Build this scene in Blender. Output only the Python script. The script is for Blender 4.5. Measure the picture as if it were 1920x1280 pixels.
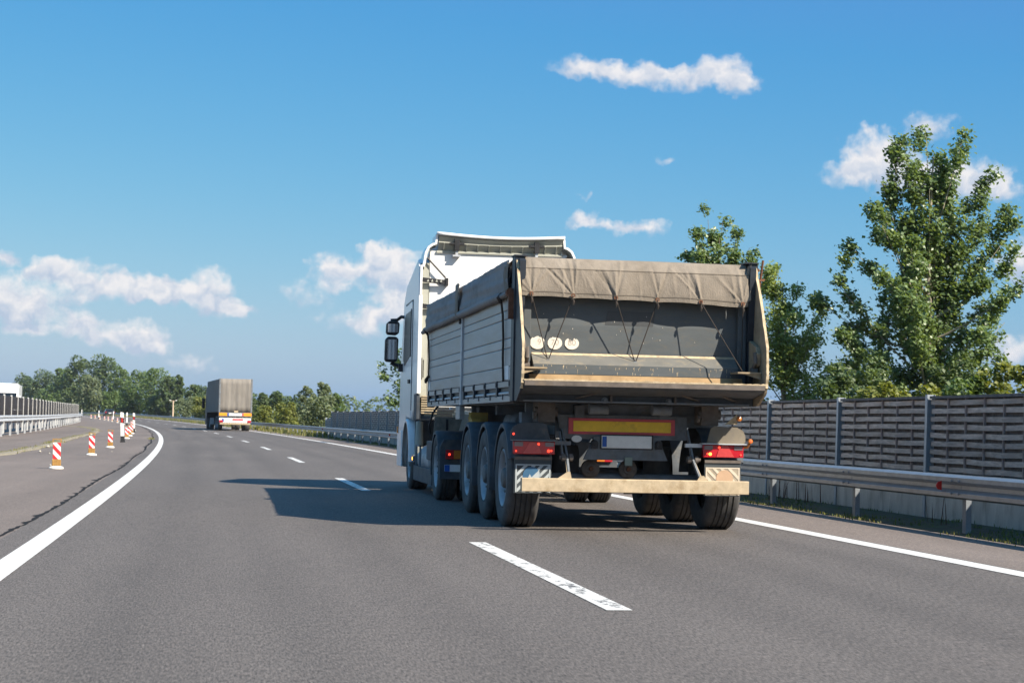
import bpy, bmesh, math, random
import numpy as np
from mathutils import Vector, Matrix
for o in list(bpy.data.objects): bpy.data.objects.remove(o, do_unlink=True)
SC = bpy.context.scene
COL = SC.collection
random.seed(7); RNG = np.random.default_rng(11)
R_ = math.radians

# ------------------------------------------------------------------ camera
YAW, PITCH, ROLL, FPX, CAMH = .149871, .044635, .020672, 3498.8, 1.05945
cd = bpy.data.cameras.new('camera'); cam = bpy.data.objects.new('camera', cd); COL.objects.link(cam)
cd.sensor_width = 36.0; cd.lens = FPX / 1920 * 36.0
cd.clip_start = .1; cd.clip_end = 9000
cd.dof.use_dof = True; cd.dof.focus_distance = 20.5; cd.dof.aperture_fstop = 7.0
fw = Vector((math.sin(YAW)*math.cos(PITCH), math.cos(YAW)*math.cos(PITCH), math.sin(PITCH)))
rt = Vector((math.cos(YAW), -math.sin(YAW), 0)); up = rt.cross(fw)
c, s = math.cos(ROLL), math.sin(ROLL)
r2 = rt*c + up*s; u2 = up*c - rt*s
mw = Matrix((r2, u2, -fw)).transposed().to_4x4(); mw.translation = (0, 0, CAMH)
cam.matrix_world = mw
SC.camera = cam
SC.cycles.max_bounces = 4; SC.cycles.diffuse_bounces = 2; SC.cycles.glossy_bounces = 2; SC.cycles.adaptive_threshold = .015; SC.cycles.transmission_bounces = 3; SC.cycles.caustics_reflective = False; SC.cycles.caustics_refractive = False

# ------------------------------------------------------------------ light
SUN = Vector((.81, -.885, 1.0)).normalized()          # towards the sun
SUN_EL = math.asin(SUN.z); SUN_AZ = math.atan2(SUN.x, SUN.y)
ld = bpy.data.lights.new('sun', 'SUN'); ld.energy = 5.0; ld.angle = R_(.53); ld.color = (1, .91, .78)
sun = bpy.data.objects.new('sun', ld); COL.objects.link(sun)
sun.rotation_euler = SUN.to_track_quat('Z', 'Y').to_euler()
vs = SC.view_settings
vs.view_transform = 'Standard'; vs.look = 'None'; vs.exposure = EXPO = .78; vs.gamma = 1; vs.use_curve_mapping = False

CLOUDS = [(10.72,10.92,1.23,.36,1),(12.04,10.77,1.47,.39,1),(13.68,10.63,1.64,.41,1),(14.82,10.91,.9,.52,1.1),(15.48,10.52,.74,.33,1),
 (19.53,8.34,1.23,.82,1),(18.9,7.84,1.15,.49,.9),(20.33,7.7,1.47,.69,1),(21.1,9.2,.9,.41,.75),(22.52,7.6,1.15,.69,1),(23.29,7.23,.82,.43,1),(21.59,7.45,1.15,.65,.9),(19.33,9.14,.36,.23,.6),
 (10.73,6.33,.69,.33,1),(11.55,6.11,.98,.21,.8),(12.62,6.09,.74,.31,1),(13.23,8.23,.43,.13,.45),(10.75,7.06,.21,.13,.45),
 (23.85,4.99,.62,.82,1),(23.72,2.46,1.31,.52,.9),
 (-6.72,4.6,.46,.29,1),(-5.53,4.34,.9,.36,1),(-6.58,3.42,1.23,.79,1.1),(-6.02,2.97,.98,.52,1),(-4.52,4.22,1.64,.43,.8),(-3.64,3.77,1.64,.39,.9),(-2.7,3.93,1.15,.43,1),(-2.15,3.82,.98,.46,1),(-1.67,3.76,.82,.49,1),(-.68,3.87,.92,.72,1.2),(-.22,3.38,1.02,.33,1),(.34,3.3,.65,.21,.8),
 (-4.63,2.78,.69,.41,1),(-3.92,2.53,.9,.41,.9),(-3.17,2.26,.98,.33,.8),(-2.55,2.41,.79,.59,1.1),(-2.09,2.05,.56,.29,.8),(-5.86,2.5,1.15,.25,.7),(-1.13,1.64,.98,.25,.5),(-5.11,3.48,1.15,.49,.55),
 (2.98,4.71,.79,.46,1),(3.71,4.54,.9,.29,.95),(4.6,4.92,.92,.59,1.1),(5.13,4.57,.98,.75,1),(4.27,5.2,.52,.25,.9),(3.32,4.15,.9,.23,.7),(4.95,3.95,.98,.41,.7),(4.67,3.45,.82,.49,.8),(4.19,3.01,.69,.46,1),(5.29,3.47,.82,.62,.9),(3.34,3.09,.98,.49,.42),(2.27,3.91,1.15,.49,.4)]
def build_world():
    w = bpy.data.worlds.new('World'); SC.world = w; w.use_nodes = True
    w.cycles.sampling_method = 'NONE'
    nt = w.node_tree; N = nt.nodes; L = nt.links; N.clear()
    def nd(t, **k):
        n = N.new(t)
        for a, b in k.items(): setattr(n, a, b)
        return n
    def mth(op, a, b=None, cc=None, clamp=False):
        n = nd('ShaderNodeMath', operation=op, use_clamp=clamp)
        for i, v in enumerate((a, b, cc)):
            if v is None: continue
            if isinstance(v, (int, float)): n.inputs[i].default_value = v
            else: L.new(v, n.inputs[i])
        return n.outputs[0]
    K = .1*2**EXPO; K0 = .1464                      # display value of one unit of world colour
    out = nd('ShaderNodeOutputWorld'); bg = nd('ShaderNodeBackground'); L.new(bg.outputs[0], out.inputs[0])
    bg.inputs[1].default_value = .1
    sky = nd('ShaderNodeTexSky', sky_type='NISHITA', sun_disc=False, sun_elevation=SUN_EL, sun_rotation=SUN_AZ,
             altitude=100, air_density=1.0, dust_density=.9, ozone_density=1.6)
    tc = nd('ShaderNodeTexCoord'); sp = nd('ShaderNodeSeparateXYZ'); L.new(tc.outputs['Generated'], sp.inputs[0])
    az = mth('MULTIPLY', mth('ARCTAN2', sp.outputs[0], sp.outputs[1]), 57.2958)
    el = mth('MULTIPLY', mth('ARCSINE', sp.outputs[2]), 57.2958)
    cb = nd('ShaderNodeCombineXYZ'); L.new(az, cb.inputs[0]); L.new(el, cb.inputs[1])
    # turbulent warp of the outlines
    nz = nd('ShaderNodeTexNoise', noise_dimensions='2D'); nz.inputs['Scale'].default_value = 1.5; nz.inputs['Detail'].default_value = 3.5; nz.inputs['Roughness'].default_value = .54
    L.new(cb.outputs[0], nz.inputs['Vector'])
    vs_ = nd('ShaderNodeVectorMath', operation='SUBTRACT'); L.new(nz.outputs['Color'], vs_.inputs[0]); vs_.inputs[1].default_value = (.5, .5, .5)
    vm = nd('ShaderNodeVectorMath', operation='MULTIPLY_ADD'); L.new(vs_.outputs[0], vm.inputs[0]); vm.inputs[1].default_value = (1.0, .62, 0); L.new(cb.outputs[0], vm.inputs[2])
    Pw = vm.outputs[0]
    S = V = None
    for (a, e, ra, re, wt) in CLOUDS:
        ra *= 1.12; re *= 1.18
        m = nd('ShaderNodeVectorMath', operation='MULTIPLY_ADD'); L.new(Pw, m.inputs[0])
        m.inputs[1].default_value = (1/ra, 1/re, 0); m.inputs[2].default_value = (-a/ra, -e/re, 0)
        ln = nd('ShaderNodeVectorMath', operation='LENGTH'); L.new(m.outputs[0], ln.inputs[0])
        b = mth('MAXIMUM', mth('MULTIPLY_ADD', ln.outputs['Value'], -wt, wt), 0.)
        S = b if S is None else mth('ADD', S, b)
        V = mth('MULTIPLY', b, e) if V is None else mth('MULTIPLY_ADD', b, e, V)
    # the same kind of fair-weather cumulus goes on round the rest of the sky
    n4 = nd('ShaderNodeTexNoise', noise_dimensions='2D'); n4.inputs['Scale'].default_value = 1; n4.inputs['Detail'].default_value = 3
    st4 = nd('ShaderNodeVectorMath', operation='MULTIPLY'); L.new(cb.outputs[0], st4.inputs[0]); st4.inputs[1].default_value = (.13, .3, 0); L.new(st4.outputs[0], n4.inputs['Vector'])
    side = nd('ShaderNodeMapRange'); L.new(mth('ABSOLUTE', mth('SUBTRACT', az, 8.5)), side.inputs[0]); side.inputs[1].default_value = 19; side.inputs[2].default_value = 26
    low = nd('ShaderNodeMapRange'); L.new(el, low.inputs[0]); low.inputs[1].default_value = 34; low.inputs[2].default_value = 16
    ex = mth('MULTIPLY', mth('MAXIMUM', mth('MULTIPLY_ADD', n4.outputs['Fac'], 5, -2.85), 0.), mth('MULTIPLY', side.outputs[0], low.outputs[0]))
    S = mth('ADD', S, ex)
    n2 = nd('ShaderNodeTexNoise', noise_dimensions='2D'); n2.inputs['Scale'].default_value = 2.6; n2.inputs['Detail'].default_value = 5; n2.inputs['Roughness'].default_value = .52
    L.new(cb.outputs[0], n2.inputs['Vector'])
    dens = mth('ADD', S, mth('MULTIPLY_ADD', n2.outputs['Fac'], .95, -.42))
    dens = mth('MULTIPLY', dens, mth('MULTIPLY', S, 6, clamp=True))
    mr = nd('ShaderNodeMapRange', interpolation_type='SMOOTHSTEP'); L.new(dens, mr.inputs[0])
    mr.inputs[1].default_value = .02; mr.inputs[2].default_value = .98
    cov = mth('MULTIPLY', mr.outputs[0], .93)
    vav = mth('MULTIPLY', mth('SUBTRACT', el, mth('DIVIDE', V, mth('MAXIMUM', S, .02))), 1.9)   # height within the cloud
    # billows: one more noise, stretched, lights the upper side
    n3 = nd('ShaderNodeTexNoise', noise_dimensions='2D'); n3.inputs['Scale'].default_value = 2.0; n3.inputs['Detail'].default_value = 4
    L.new(Pw, n3.inputs['Vector'])
    lit = mth('ADD', mth('MULTIPLY_ADD', vav, .55, .58), mth('MULTIPLY_ADD', n3.outputs['Fac'], 1.9, -.95), clamp=True)
    mixc = nd('ShaderNodeMix', data_type='RGBA'); L.new(lit, mixc.inputs[0])
    mixc.inputs['A'].default_value = (*[v/K for v in (.50, .59, .74)], 1); mixc.inputs['B'].default_value = (*[v/K for v in (.93, .90, .90)], 1)
    # grade of the clear-air model: deeper, more cyan blue, as in the photograph
    sr = nd('ShaderNodeSeparateColor'); L.new(sky.outputs[0], sr.inputs[0]); cc = nd('ShaderNodeCombineColor')
    for i, (kk, g) in enumerate(((.60, 1.72), (.635, .86), (.775, .30))):
        x = mth('MAXIMUM', mth('MINIMUM', mth('MULTIPLY', sr.outputs[i], K0), 1.3), (.34, .45, .6)[i])
        L.new(mth('MULTIPLY', mth('POWER', x, g), kk/K), cc.inputs[i])
    fin = nd('ShaderNodeMix', data_type='RGBA'); L.new(cov, fin.inputs[0]); L.new(cc.outputs[0], fin.inputs['A']); L.new(mixc.outputs['Result'], fin.inputs['B'])
    L.new(fin.outputs['Result'], bg.inputs[0])
build_world()

# ------------------------------------------------------------------ helpers
def nodes(m):
    m.use_nodes = True; nt = m.node_tree; return nt, nt.nodes, nt.links
MATS = {}
def mat(name, col, rough=.6, metal=0., var=.18, scale=6., col2=None, amt=.0, scale2=1.5, stretch=(1, 1, 1), bump=0., bscale=None, spec=.4, coat=0, emit=None, emis=0, objvar=0):
    """noise-varied principled surface; col2/amt = patchy second colour (dust, stains)"""
    if name in MATS: return MATS[name]
    m = bpy.data.materials.new(name); MATS[name] = m
    nt, N, L = nodes(m); b = N['Principled BSDF']
    b.inputs['Roughness'].default_value = rough; b.inputs['Metallic'].default_value = metal
    b.inputs['Specular IOR Level'].default_value = spec
    if coat: b.inputs['Coat Weight'].default_value = coat; b.inputs['Coat Roughness'].default_value = .12
    tc = N.new('ShaderNodeTexCoord'); mp = N.new('ShaderNodeMapping'); L.new(tc.outputs['Object'], mp.inputs[0])
    mp.inputs['Scale'].default_value = stretch
    nz = N.new('ShaderNodeTexNoise'); nz.inputs['Scale'].default_value = scale; nz.inputs['Detail'].default_value = 5; nz.inputs['Roughness'].default_value = .65
    L.new(mp.outputs[0], nz.inputs['Vector'])
    rp = N.new('ShaderNodeMapRange'); rp.inputs[1].default_value = .3; rp.inputs[2].default_value = .7
    L.new(nz.outputs['Fac'], rp.inputs[0])
    mx = N.new('ShaderNodeMix'); mx.data_type = 'RGBA'; L.new(rp.outputs[0], mx.inputs[0])
    mx.inputs['A'].default_value = (*[max(0, x*(1-var)) for x in col], 1); mx.inputs['B'].default_value = (*[min(1, x*(1+var)) for x in col], 1)
    res = mx.outputs['Result']
    if col2:
        n2 = N.new('ShaderNodeTexNoise'); n2.inputs['Scale'].default_value = scale2; n2.inputs['Detail'].default_value = 5; n2.inputs['Roughness'].default_value = .7
        L.new(mp.outputs[0], n2.inputs['Vector'])
        r2_ = N.new('ShaderNodeMapRange'); r2_.inputs[1].default_value = .62-.35*amt; r2_.inputs[2].default_value = .82-.25*amt
        L.new(n2.outputs['Fac'], r2_.inputs[0])
        m2 = N.new('ShaderNodeMix'); m2.data_type = 'RGBA'; L.new(r2_.outputs[0], m2.inputs[0]); L.new(res, m2.inputs['A']); m2.inputs['B'].default_value = (*col2, 1)
        res = m2.outputs['Result']
    if objvar:                                              # pieces weather differently
        oi = N.new('ShaderNodeObjectInfo'); rr = N.new('ShaderNodeMapRange'); L.new(oi.outputs['Random'], rr.inputs[0]); rr.inputs[3].default_value = 1-objvar; rr.inputs[4].default_value = 1+objvar
        sc_ = N.new('ShaderNodeVectorMath'); sc_.operation = 'SCALE'; L.new(res, sc_.inputs[0]); L.new(rr.outputs[0], sc_.inputs['Scale']); res = sc_.outputs[0]
    L.new(res, b.inputs['Base Color'])
    if bump:
        n3 = N.new('ShaderNodeTexNoise'); n3.inputs['Scale'].default_value = bscale or scale*3; n3.inputs['Detail'].default_value = 4
        L.new(mp.outputs[0], n3.inputs['Vector'])
        bp = N.new('ShaderNodeBump'); bp.inputs['Strength'].default_value = bump; bp.inputs['Distance'].default_value = .02
        L.new(n3.outputs['Fac'], bp.inputs['Height']); L.new(bp.outputs[0], b.inputs['Normal'])
    if emit: b.inputs['Emission Color'].default_value = (*emit, 1); b.inputs['Emission Strength'].default_value = emis
    return m

class MB:
    def __init__(s): s.v = []; s.f = []
    def add(s, vs, fs):
        n = len(s.v); s.v += [tuple(v) for v in vs]; s.f += [tuple(i+n for i in f) for f in fs]; return s
    def box(s, x0, x1, y0, y1, z0, z1):
        return s.add([(x0,y0,z0),(x1,y0,z0),(x1,y1,z0),(x0,y1,z0),(x0,y0,z1),(x1,y0,z1),(x1,y1,z1),(x0,y1,z1)],
                     [(0,3,2,1),(4,5,6,7),(0,1,5,4),(1,2,6,5),(2,3,7,6),(3,0,4,7)])
    def beam(s, p, q, w, h, upv=(0, 0, 1)):
        p, q = Vector(p), Vector(q); d = (q-p).normalized(); u = Vector(upv)
        if abs(d.dot(u)) > .98: u = Vector((0, 1, 0))
        a = d.cross(u).normalized(); b = a.cross(d).normalized(); a = a*w/2; b = b*h/2
        vs = [p-a-b, p+a-b, p+a+b, p-a+b, q-a-b, q+a-b, q+a+b, q-a+b]
        return s.add(vs, [(0,1,2,3),(7,6,5,4),(0,4,5,1),(1,5,6,2),(2,6,7,3),(3,7,4,0)])
    def prism(s, pts, axis, a0, a1):
        """closed 2D outline extruded along axis; pts in the other two axes in xyz order"""
        n = len(pts)
        def mk(p, a): 
            return (a, p[0], p[1]) if axis == 'x' else ((p[0], a, p[1]) if axis == 'y' else (p[0], p[1], a))
        vs = [mk(p, a0) for p in pts] + [mk(p, a1) for p in pts]
        fs = [tuple(range(n)), tuple(range(2*n-1, n-1, -1))] + [((i+1) % n, i, n+i, n+(i+1) % n) for i in range(n)]
        return s.add(vs, fs)
    def tube(s, path, r, n=8, caps=True):
        path = [Vector(p) for p in path]; k = len(path); rs = r if isinstance(r, (list, tuple)) else [r]*k
        vs = []; ref = None
        for i, p in enumerate(path):
            d = (path[min(i+1, k-1)] - path[max(i-1, 0)]).normalized()
            if ref is None: ref = Vector((0, 0, 1)) if abs(d.z) < .9 else Vector((1, 0, 0))
            a = d.cross(ref).normalized(); b = d.cross(a).normalized(); ref = a.cross(d)*1.0 if False else ref
            vs += [p + (a*math.cos(t) + b*math.sin(t))*rs[i] for t in [2*math.pi*j/n for j in range(n)]]
        fs = [(i*n+j, i*n+(j+1) % n, (i+1)*n+(j+1) % n, (i+1)*n+j) for i in range(k-1) for j in range(n)]
        if caps: fs += [tuple(range(n-1, -1, -1)), tuple(range((k-1)*n, k*n))]
        return s.add(vs, fs)
    def cyl(s, p, q, r, n=16, r2=None): return s.tube([p, q], [r, r if r2 is None else r2], n)
    def lathe(s, prof, axis, ctr, n=32, closed=False):
        """prof = [(radius, along)], revolved about axis through ctr"""
        vs = []; k = len(prof); cx, cy, cz = ctr
        for (r, a) in prof:
            for j in range(n):
                t = 2*math.pi*j/n; u, w = r*math.cos(t), r*math.sin(t)
                vs.append((cx+a, cy+u, cz+w) if axis == 'x' else ((cx+u, cy+a, cz+w) if axis == 'y' else (cx+u, cy+w, cz+a)))
        fs = [(i*n+j, i*n+(j+1) % n, ((i+1) % k)*n+(j+1) % n, ((i+1) % k)*n+j) for i in range(k if closed else k-1) for j in range(n)]
        return s.add(vs, fs)
    def grid(s, fn, nu, nv, flip=False):
        vs = [fn(i/nu, j/nv) for i in range(nu+1) for j in range(nv+1)]
        fs = [(i*(nv+1)+j, (i+1)*(nv+1)+j, (i+1)*(nv+1)+j+1, i*(nv+1)+j+1) for i in range(nu) for j in range(nv)]
        if flip: fs = [f[::-1] for f in fs]
        return s.add(vs, fs)
    def mesh(s, name):
        me = bpy.data.meshes.new(name); me.from_pydata(s.v, [], s.f); me.update()
        bm = bmesh.new(); bm.from_mesh(me); bmesh.ops.recalc_face_normals(bm, faces=bm.faces); bm.to_mesh(me); bm.free()
        return me
def obj(name, mb, m, parent=None, bevel=0, smooth=False, seg=2, solid=0, loc=None):
    me = mb.mesh(name) if isinstance(mb, MB) else mb
    o = bpy.data.objects.new(name, me); COL.objects.link(o)
    if m is not None and not me.materials: me.materials.append(m)
    if parent: o.parent = parent
    if loc: o.location = loc
    if solid:
        md = o.modifiers.new('solid', 'SOLIDIFY'); md.thickness = solid; md.offset = 0
    if bevel:
        md = o.modifiers.new('bevel', 'BEVEL'); md.width = bevel; md.segments = seg; md.limit_method = 'ANGLE'; md.angle_limit = R_(40); md.harden_normals = False
    if smooth:
        me.polygons.foreach_set('use_smooth', [True]*len(me.polygons))
        if smooth != 'all': me.set_sharp_from_angle(angle=R_(38))
    return o
def tag(o, label=None, cat=None, group=None, kind=None):
    if label: o['label'] = label
    if cat: o['category'] = cat
    if group: o['group'] = group
    if kind: o['kind'] = kind
    return o
def empty(name, loc=(0, 0, 0), rz=0):
    e = bpy.data.objects.new(name, None); COL.objects.link(e); e.location = loc; e.rotation_euler = (0, 0, rz); e.empty_display_size = .3
    return e
def copy_tree(o, parent=None):
    n = o.copy(); COL.objects.link(n); n.parent = parent
    for ch in list(o.children): copy_tree(ch, n)
    return n
def text_part(name, txt, size, m, parent, loc, rot):
    cu = bpy.data.curves.new(name, 'FONT'); cu.body = txt; cu.size = size; cu.align_x = 'CENTER'; cu.align_y = 'CENTER'; cu.extrude = .0006
    t = bpy.data.objects.new(name+'_src', cu); COL.objects.link(t)
    dg = bpy.context.evaluated_depsgraph_get(); me = bpy.data.meshes.new_from_object(t.evaluated_get(dg))
    bpy.data.objects.remove(t, do_unlink=True); me.materials.clear(); me.materials.append(m); me.name = name
    o = bpy.data.objects.new(name, me); COL.objects.link(o); o.parent = parent; o.location = loc; o.rotation_euler = rot
    return o

# ------------------------------------------------------------------ the road's geometry (plan curve, long profile)
KAP, XD, QV = .000408, 2.2891, 1.7e-5
RAD = 1/KAP
def tz(y):
    if y <= 0: return 0.
    if y < 350: return QV/2*y*y
    return 1.04125 + .3*(1-math.exp(-(y-350)*.00595/.3))
def P(s_, o_, dz=0.):
    """point at chainage s_, o_ metres right of the lane-dash line"""
    r = RAD + XD + o_; a = s_/RAD; y = r*math.sin(a)
    return (-RAD + r*math.cos(a), y, tz(y) + dz)
def head(s_): return s_/RAD           # heading (left turn)
def srange(a, b, d):
    n = max(1, int(math.ceil((b-a)/d))); return [a+(b-a)*i/n for i in range(n+1)]
def ribbon(name, s0, s1, ds, offs, m, dz=0., kind=None, parent=None):
    ss = srange(s0, s1, ds); mb = MB(); k = len(offs)
    vs = [P(t, o_ if not callable(o_) else o_(t), dz if not isinstance(dz, (list, tuple)) else dz[i]) for t in ss for i, o_ in enumerate(offs)]
    mb.add(vs, [(i*k+j, i*k+j+1, (i+1)*k+j+1, (i+1)*k+j) for i in range(len(ss)-1) for j in range(k-1)])
    me = bpy.data.meshes.new(name); me.from_pydata(mb.v, [], mb.f); me.update()
    o = bpy.data.objects.new(name, me); COL.objects.link(o); me.materials.append(m)
    if parent: o.parent = parent
    if kind: o['kind'] = kind
    return o
# ------------------------------------------------------------------ ground materials
def asphalt(name, base, warm, agg=.5, patch=.12, track=0.):
    m = bpy.data.materials.new(name); nt, N, L = nodes(m); b = N['Principled BSDF']
    b.inputs['Roughness'].default_value = .82; b.inputs['Specular IOR Level'].default_value = .35
    tc = N.new('ShaderNodeTexCoord')
    def noise(scale, st, det=3, rough=.6):
        mp = N.new('ShaderNodeMapping'); mp.inputs['Scale'].default_value = st; L.new(tc.outputs['Object'], mp.inputs[0])
        n = N.new('ShaderNodeTexNoise'); n.inputs['Scale'].default_value = scale; n.inputs['Detail'].default_value = det; n.inputs['Roughness'].default_value = rough
        L.new(mp.outputs[0], n.inputs['Vector']); return n.outputs['Fac']
    def mr(x, a, b_, c_, d):
        n = N.new('ShaderNodeMapRange'); L.new(x, n.inputs[0]); n.inputs[1].default_value = a; n.inputs[2].default_value = b_; n.inputs[3].default_value = c_; n.inputs[4].default_value = d; return n.outputs[0]
    def mul(x, y):
        n = N.new('ShaderNodeMath'); n.operation = 'MULTIPLY'; L.new(x, n.inputs[0]); L.new(y, n.inputs[1]); return n.outputs[0]
    grain = mr(noise(95, (1, .14, 1), 3, .8), .30, .70, 1-agg, 1+agg)      # stones dragged smooth along the traffic
    chip = mr(noise(150, (1, .16, 1), 1, .5), .60, .74, 1.0, 1.55)           # pale chippings
    stain = mr(noise(.35, (1, .25, 1), 5, .6), .3, .7, 1-patch, 1+patch)
    lane = mr(noise(1.1, (1, .02, 1), 3, .6), .3, .7, 1-patch*.6, 1+patch*.6)
    at = N.new('ShaderNodeAttribute'); at.attribute_name = 'off'             # metres from the lane-dash line
    def op(o_, x, y):
        n = N.new('ShaderNodeMath'); n.operation = o_
        for i_, q in enumerate((x, y)):
            if isinstance(q, (int, float)): n.inputs[i_].default_value = q
            elif q is not None: L.new(q, n.inputs[i_])
        return n.outputs[0]
    wob = op('MULTIPLY', op('SUBTRACT', noise(.25, (1, .3, 1), 3), .5), .8)
    fromc = op('ABSOLUTE', op('SUBTRACT', op('ABSOLUTE', op('ADD', at.outputs['Fac'], wob), None), 1.87), None)   # distance from a lane's middle
    trk = mr(op('ABSOLUTE', op('SUBTRACT', fromc, .92), None), 0, .45, 1-track, 1.0)
    oil = mr(fromc, 0, .35, 1-track*.55, 1.0)
    spot = mr(noise(3.2, (1, .5, 1), 2, .5), .74, .80, 1.0, .62)              # scattered oil drips
    v = mul(mul(mul(grain, chip), stain), mul(mul(lane, mul(trk, oil)), spot))
    mx = N.new('ShaderNodeMix'); mx.data_type = 'RGBA'; L.new(noise(6, (1, .5, 1), 4, .7), mx.inputs[0])
    mx.inputs['A'].default_value = (*base, 1); mx.inputs['B'].default_value = (*warm, 1)
    vm = N.new('ShaderNodeVectorMath'); vm.operation = 'SCALE'; L.new(mx.outputs['Result'], vm.inputs[0]); L.new(v, vm.inputs['Scale'])
    L.new(vm.outputs[0], b.inputs['Base Color'])
    bp = N.new('ShaderNodeBump'); bp.inputs['Strength'].default_value = .12; bp.inputs['Distance'].default_value = .006
    L.new(noise(90, (1, .6, 1), 2), bp.inputs['Height']); L.new(bp.outputs[0], b.inputs['Normal'])
    return m
M_road = asphalt('asphalt_dark', (.105, .093, .084), (.127, .110, .097), .75, .12, .15)
M_shld = asphalt('asphalt_pale', (.150, .124, .108), (.178, .145, .122), .42, .16)
def linepaint(name, wear):
    m = bpy.data.materials.new(name); nt, N, L = nodes(m); b = N['Principled BSDF']; b.inputs['Roughness'].default_value = .6
    tc = N.new('ShaderNodeTexCoord'); mp = N.new('ShaderNodeMapping'); mp.inputs['Scale'].default_value = (1, .45, 1); L.new(tc.outputs['Object'], mp.inputs[0])
    n = N.new('ShaderNodeTexNoise'); n.inputs['Scale'].default_value = 9; n.inputs['Detail'].default_value = 8; n.inputs['Roughness'].default_value = .75; L.new(mp.outputs[0], n.inputs['Vector'])
    r = N.new('ShaderNodeMapRange'); r.inputs[1].default_value = .30+wear; r.inputs[2].default_value = .37+wear; L.new(n.outputs['Fac'], r.inputs[0])
    n2 = N.new('ShaderNodeTexNoise'); n2.inputs['Scale'].default_value = 5; n2.inputs['Detail'].default_value = 8; n2.inputs['Roughness'].default_value = .7; L.new(mp.outputs[0], n2.inputs['Vector'])
    m0 = N.new('ShaderNodeMix'); m0.data_type = 'RGBA'; L.new(n2.outputs['Fac'], m0.inputs[0]); m0.inputs['A'].default_value = (.46, .445, .41, 1); m0.inputs['B'].default_value = (.86, .85, .81, 1)
    mx = N.new('ShaderNodeMix'); mx.data_type = 'RGBA'; L.new(r.outputs[0], mx.inputs[0]); mx.inputs['A'].default_value = (.12, .115, .11, 1); L.new(m0.outputs['Result'], mx.inputs['B'])
    L.new(mx.outputs['Result'], b.inputs['Base Color']); return m
M_line = linepaint('line_paint', -.02); M_dash = linepaint('dash_paint', .10)
M_bitumen = mat('bitumen', (.022, .022, .023), .9, spec=.1, var=.3, scale=12)
M_grassg = mat('grass_ground', (.105, .12, .035), .95, var=.35, scale=.9, col2=(.19, .16, .06), amt=.5, scale2=.35)
M_soil = mat('verge_soil', (.055, .045, .032), .95, var=.45, scale=9, col2=(.05, .07, .02), amt=.6, scale2=2.5, bump=.6)
M_kerbd = mat('kerb_dirt', (.26, .225, .17), .95, var=.3, scale=8, col2=(.16, .15, .06), amt=.35, scale2=1.2, bump=.4)

# ------------------------------------------------------------------ structure
def ground():
    ys = [-80, -40, 0] + list(np.arange(10, 360, 14)) + [370, 400, 440, 500, 600, 800, 1200, 2000, 3500]
    xs = [-3000, -1500, -800, -400, -200, -120, -80, -50, -35, -28] + list(np.arange(-24, 40, 6)) + [50, 80, 140, 300, 700, 1500, 3000]
    mb = MB(); k = len(xs)
    mb.add([(x, y, tz(y) - .07) for y in ys for x in xs], [(i*k+j, i*k+j+1, (i+1)*k+j+1, (i+1)*k+j) for i in range(len(ys)-1) for j in range(k-1)])
    me = bpy.data.meshes.new('ground'); me.from_pydata(mb.v, [], mb.f); me.update(); me.materials.append(M_grassg)
    o = bpy.data.objects.new('ground', me); COL.objects.link(o); o['kind'] = 'structure'; return o
ground()
S_END = 640
ROFF = [-4.12, -3, -2, -1, 0, 1, 2, 3, 3.93]
road = ribbon('road', -60, S_END, 4, ROFF, M_road, 0., 'structure')
_a = road.data.attributes.new('off', 'FLOAT', 'POINT'); _a.data.foreach_set('value', [ROFF[i % len(ROFF)] for i in range(len(road.data.vertices))])
ribbon('hard_shoulder', -60, S_END, 4, [3.93, 5.34], M_shld, 0., 'structure')
def shl(t):                     # the median paving's left edge
    return -14.0
ribbon('median_paving', -60, S_END, 4, [shl, -4.12], M_shld, 0., 'structure')
ribbon('opposite_road', -60, S_END, 5, [-23.5, -14.0], M_road, -.004, 'structure')
ribbon('verge', -60, S_END, 4, [5.34, 5.75, 6.3, 7.4], M_soil, [-.012, .015, .02, -.06], 'structure')
# markings lie on the road as sheets of their own
for nm, o0, o1 in (('edge_line', -3.86, -3.66), ('edge_line', 3.655, 3.875)):
    ribbon(nm, -60, S_END, 4, [o0, o1], M_line, .004, parent=road)
for i in range(-3, 26):
    s0 = 10.61 + 18*i
    ribbon('lane_dash', s0, s0+6, 3, [-.077, .077], M_dash, .004, parent=road)
# bitumen-filled joint between the lanes and the median paving
rj = random.Random(5); mb = MB(); n = 0; t = -4.
while t < 330:
    st = .22 if t < 60 else .8
    w = (.014 + .03*rj.random()) if rj.random() < .7 else (.04 + .07*rj.random())
    if t > 60: w *= 1.3
    o0 = -4.15 + .03*math.sin(t*.35) + .012*rj.uniform(-1, 1)
    mb.v += [P(t, o0-w*(1.3 if rj.random() < .5 else .5), .003), P(t, o0+.016, .003)]
    if n: mb.f.append((2*n-2, 2*n-1, 2*n+1, 2*n))
    n += 1; t += st
me = bpy.data.meshes.new('tar_joint'); me.from_pydata(mb.v, [], mb.f); me.update()
tj = obj('tar_joint', me, M_bitumen, road)
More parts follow.
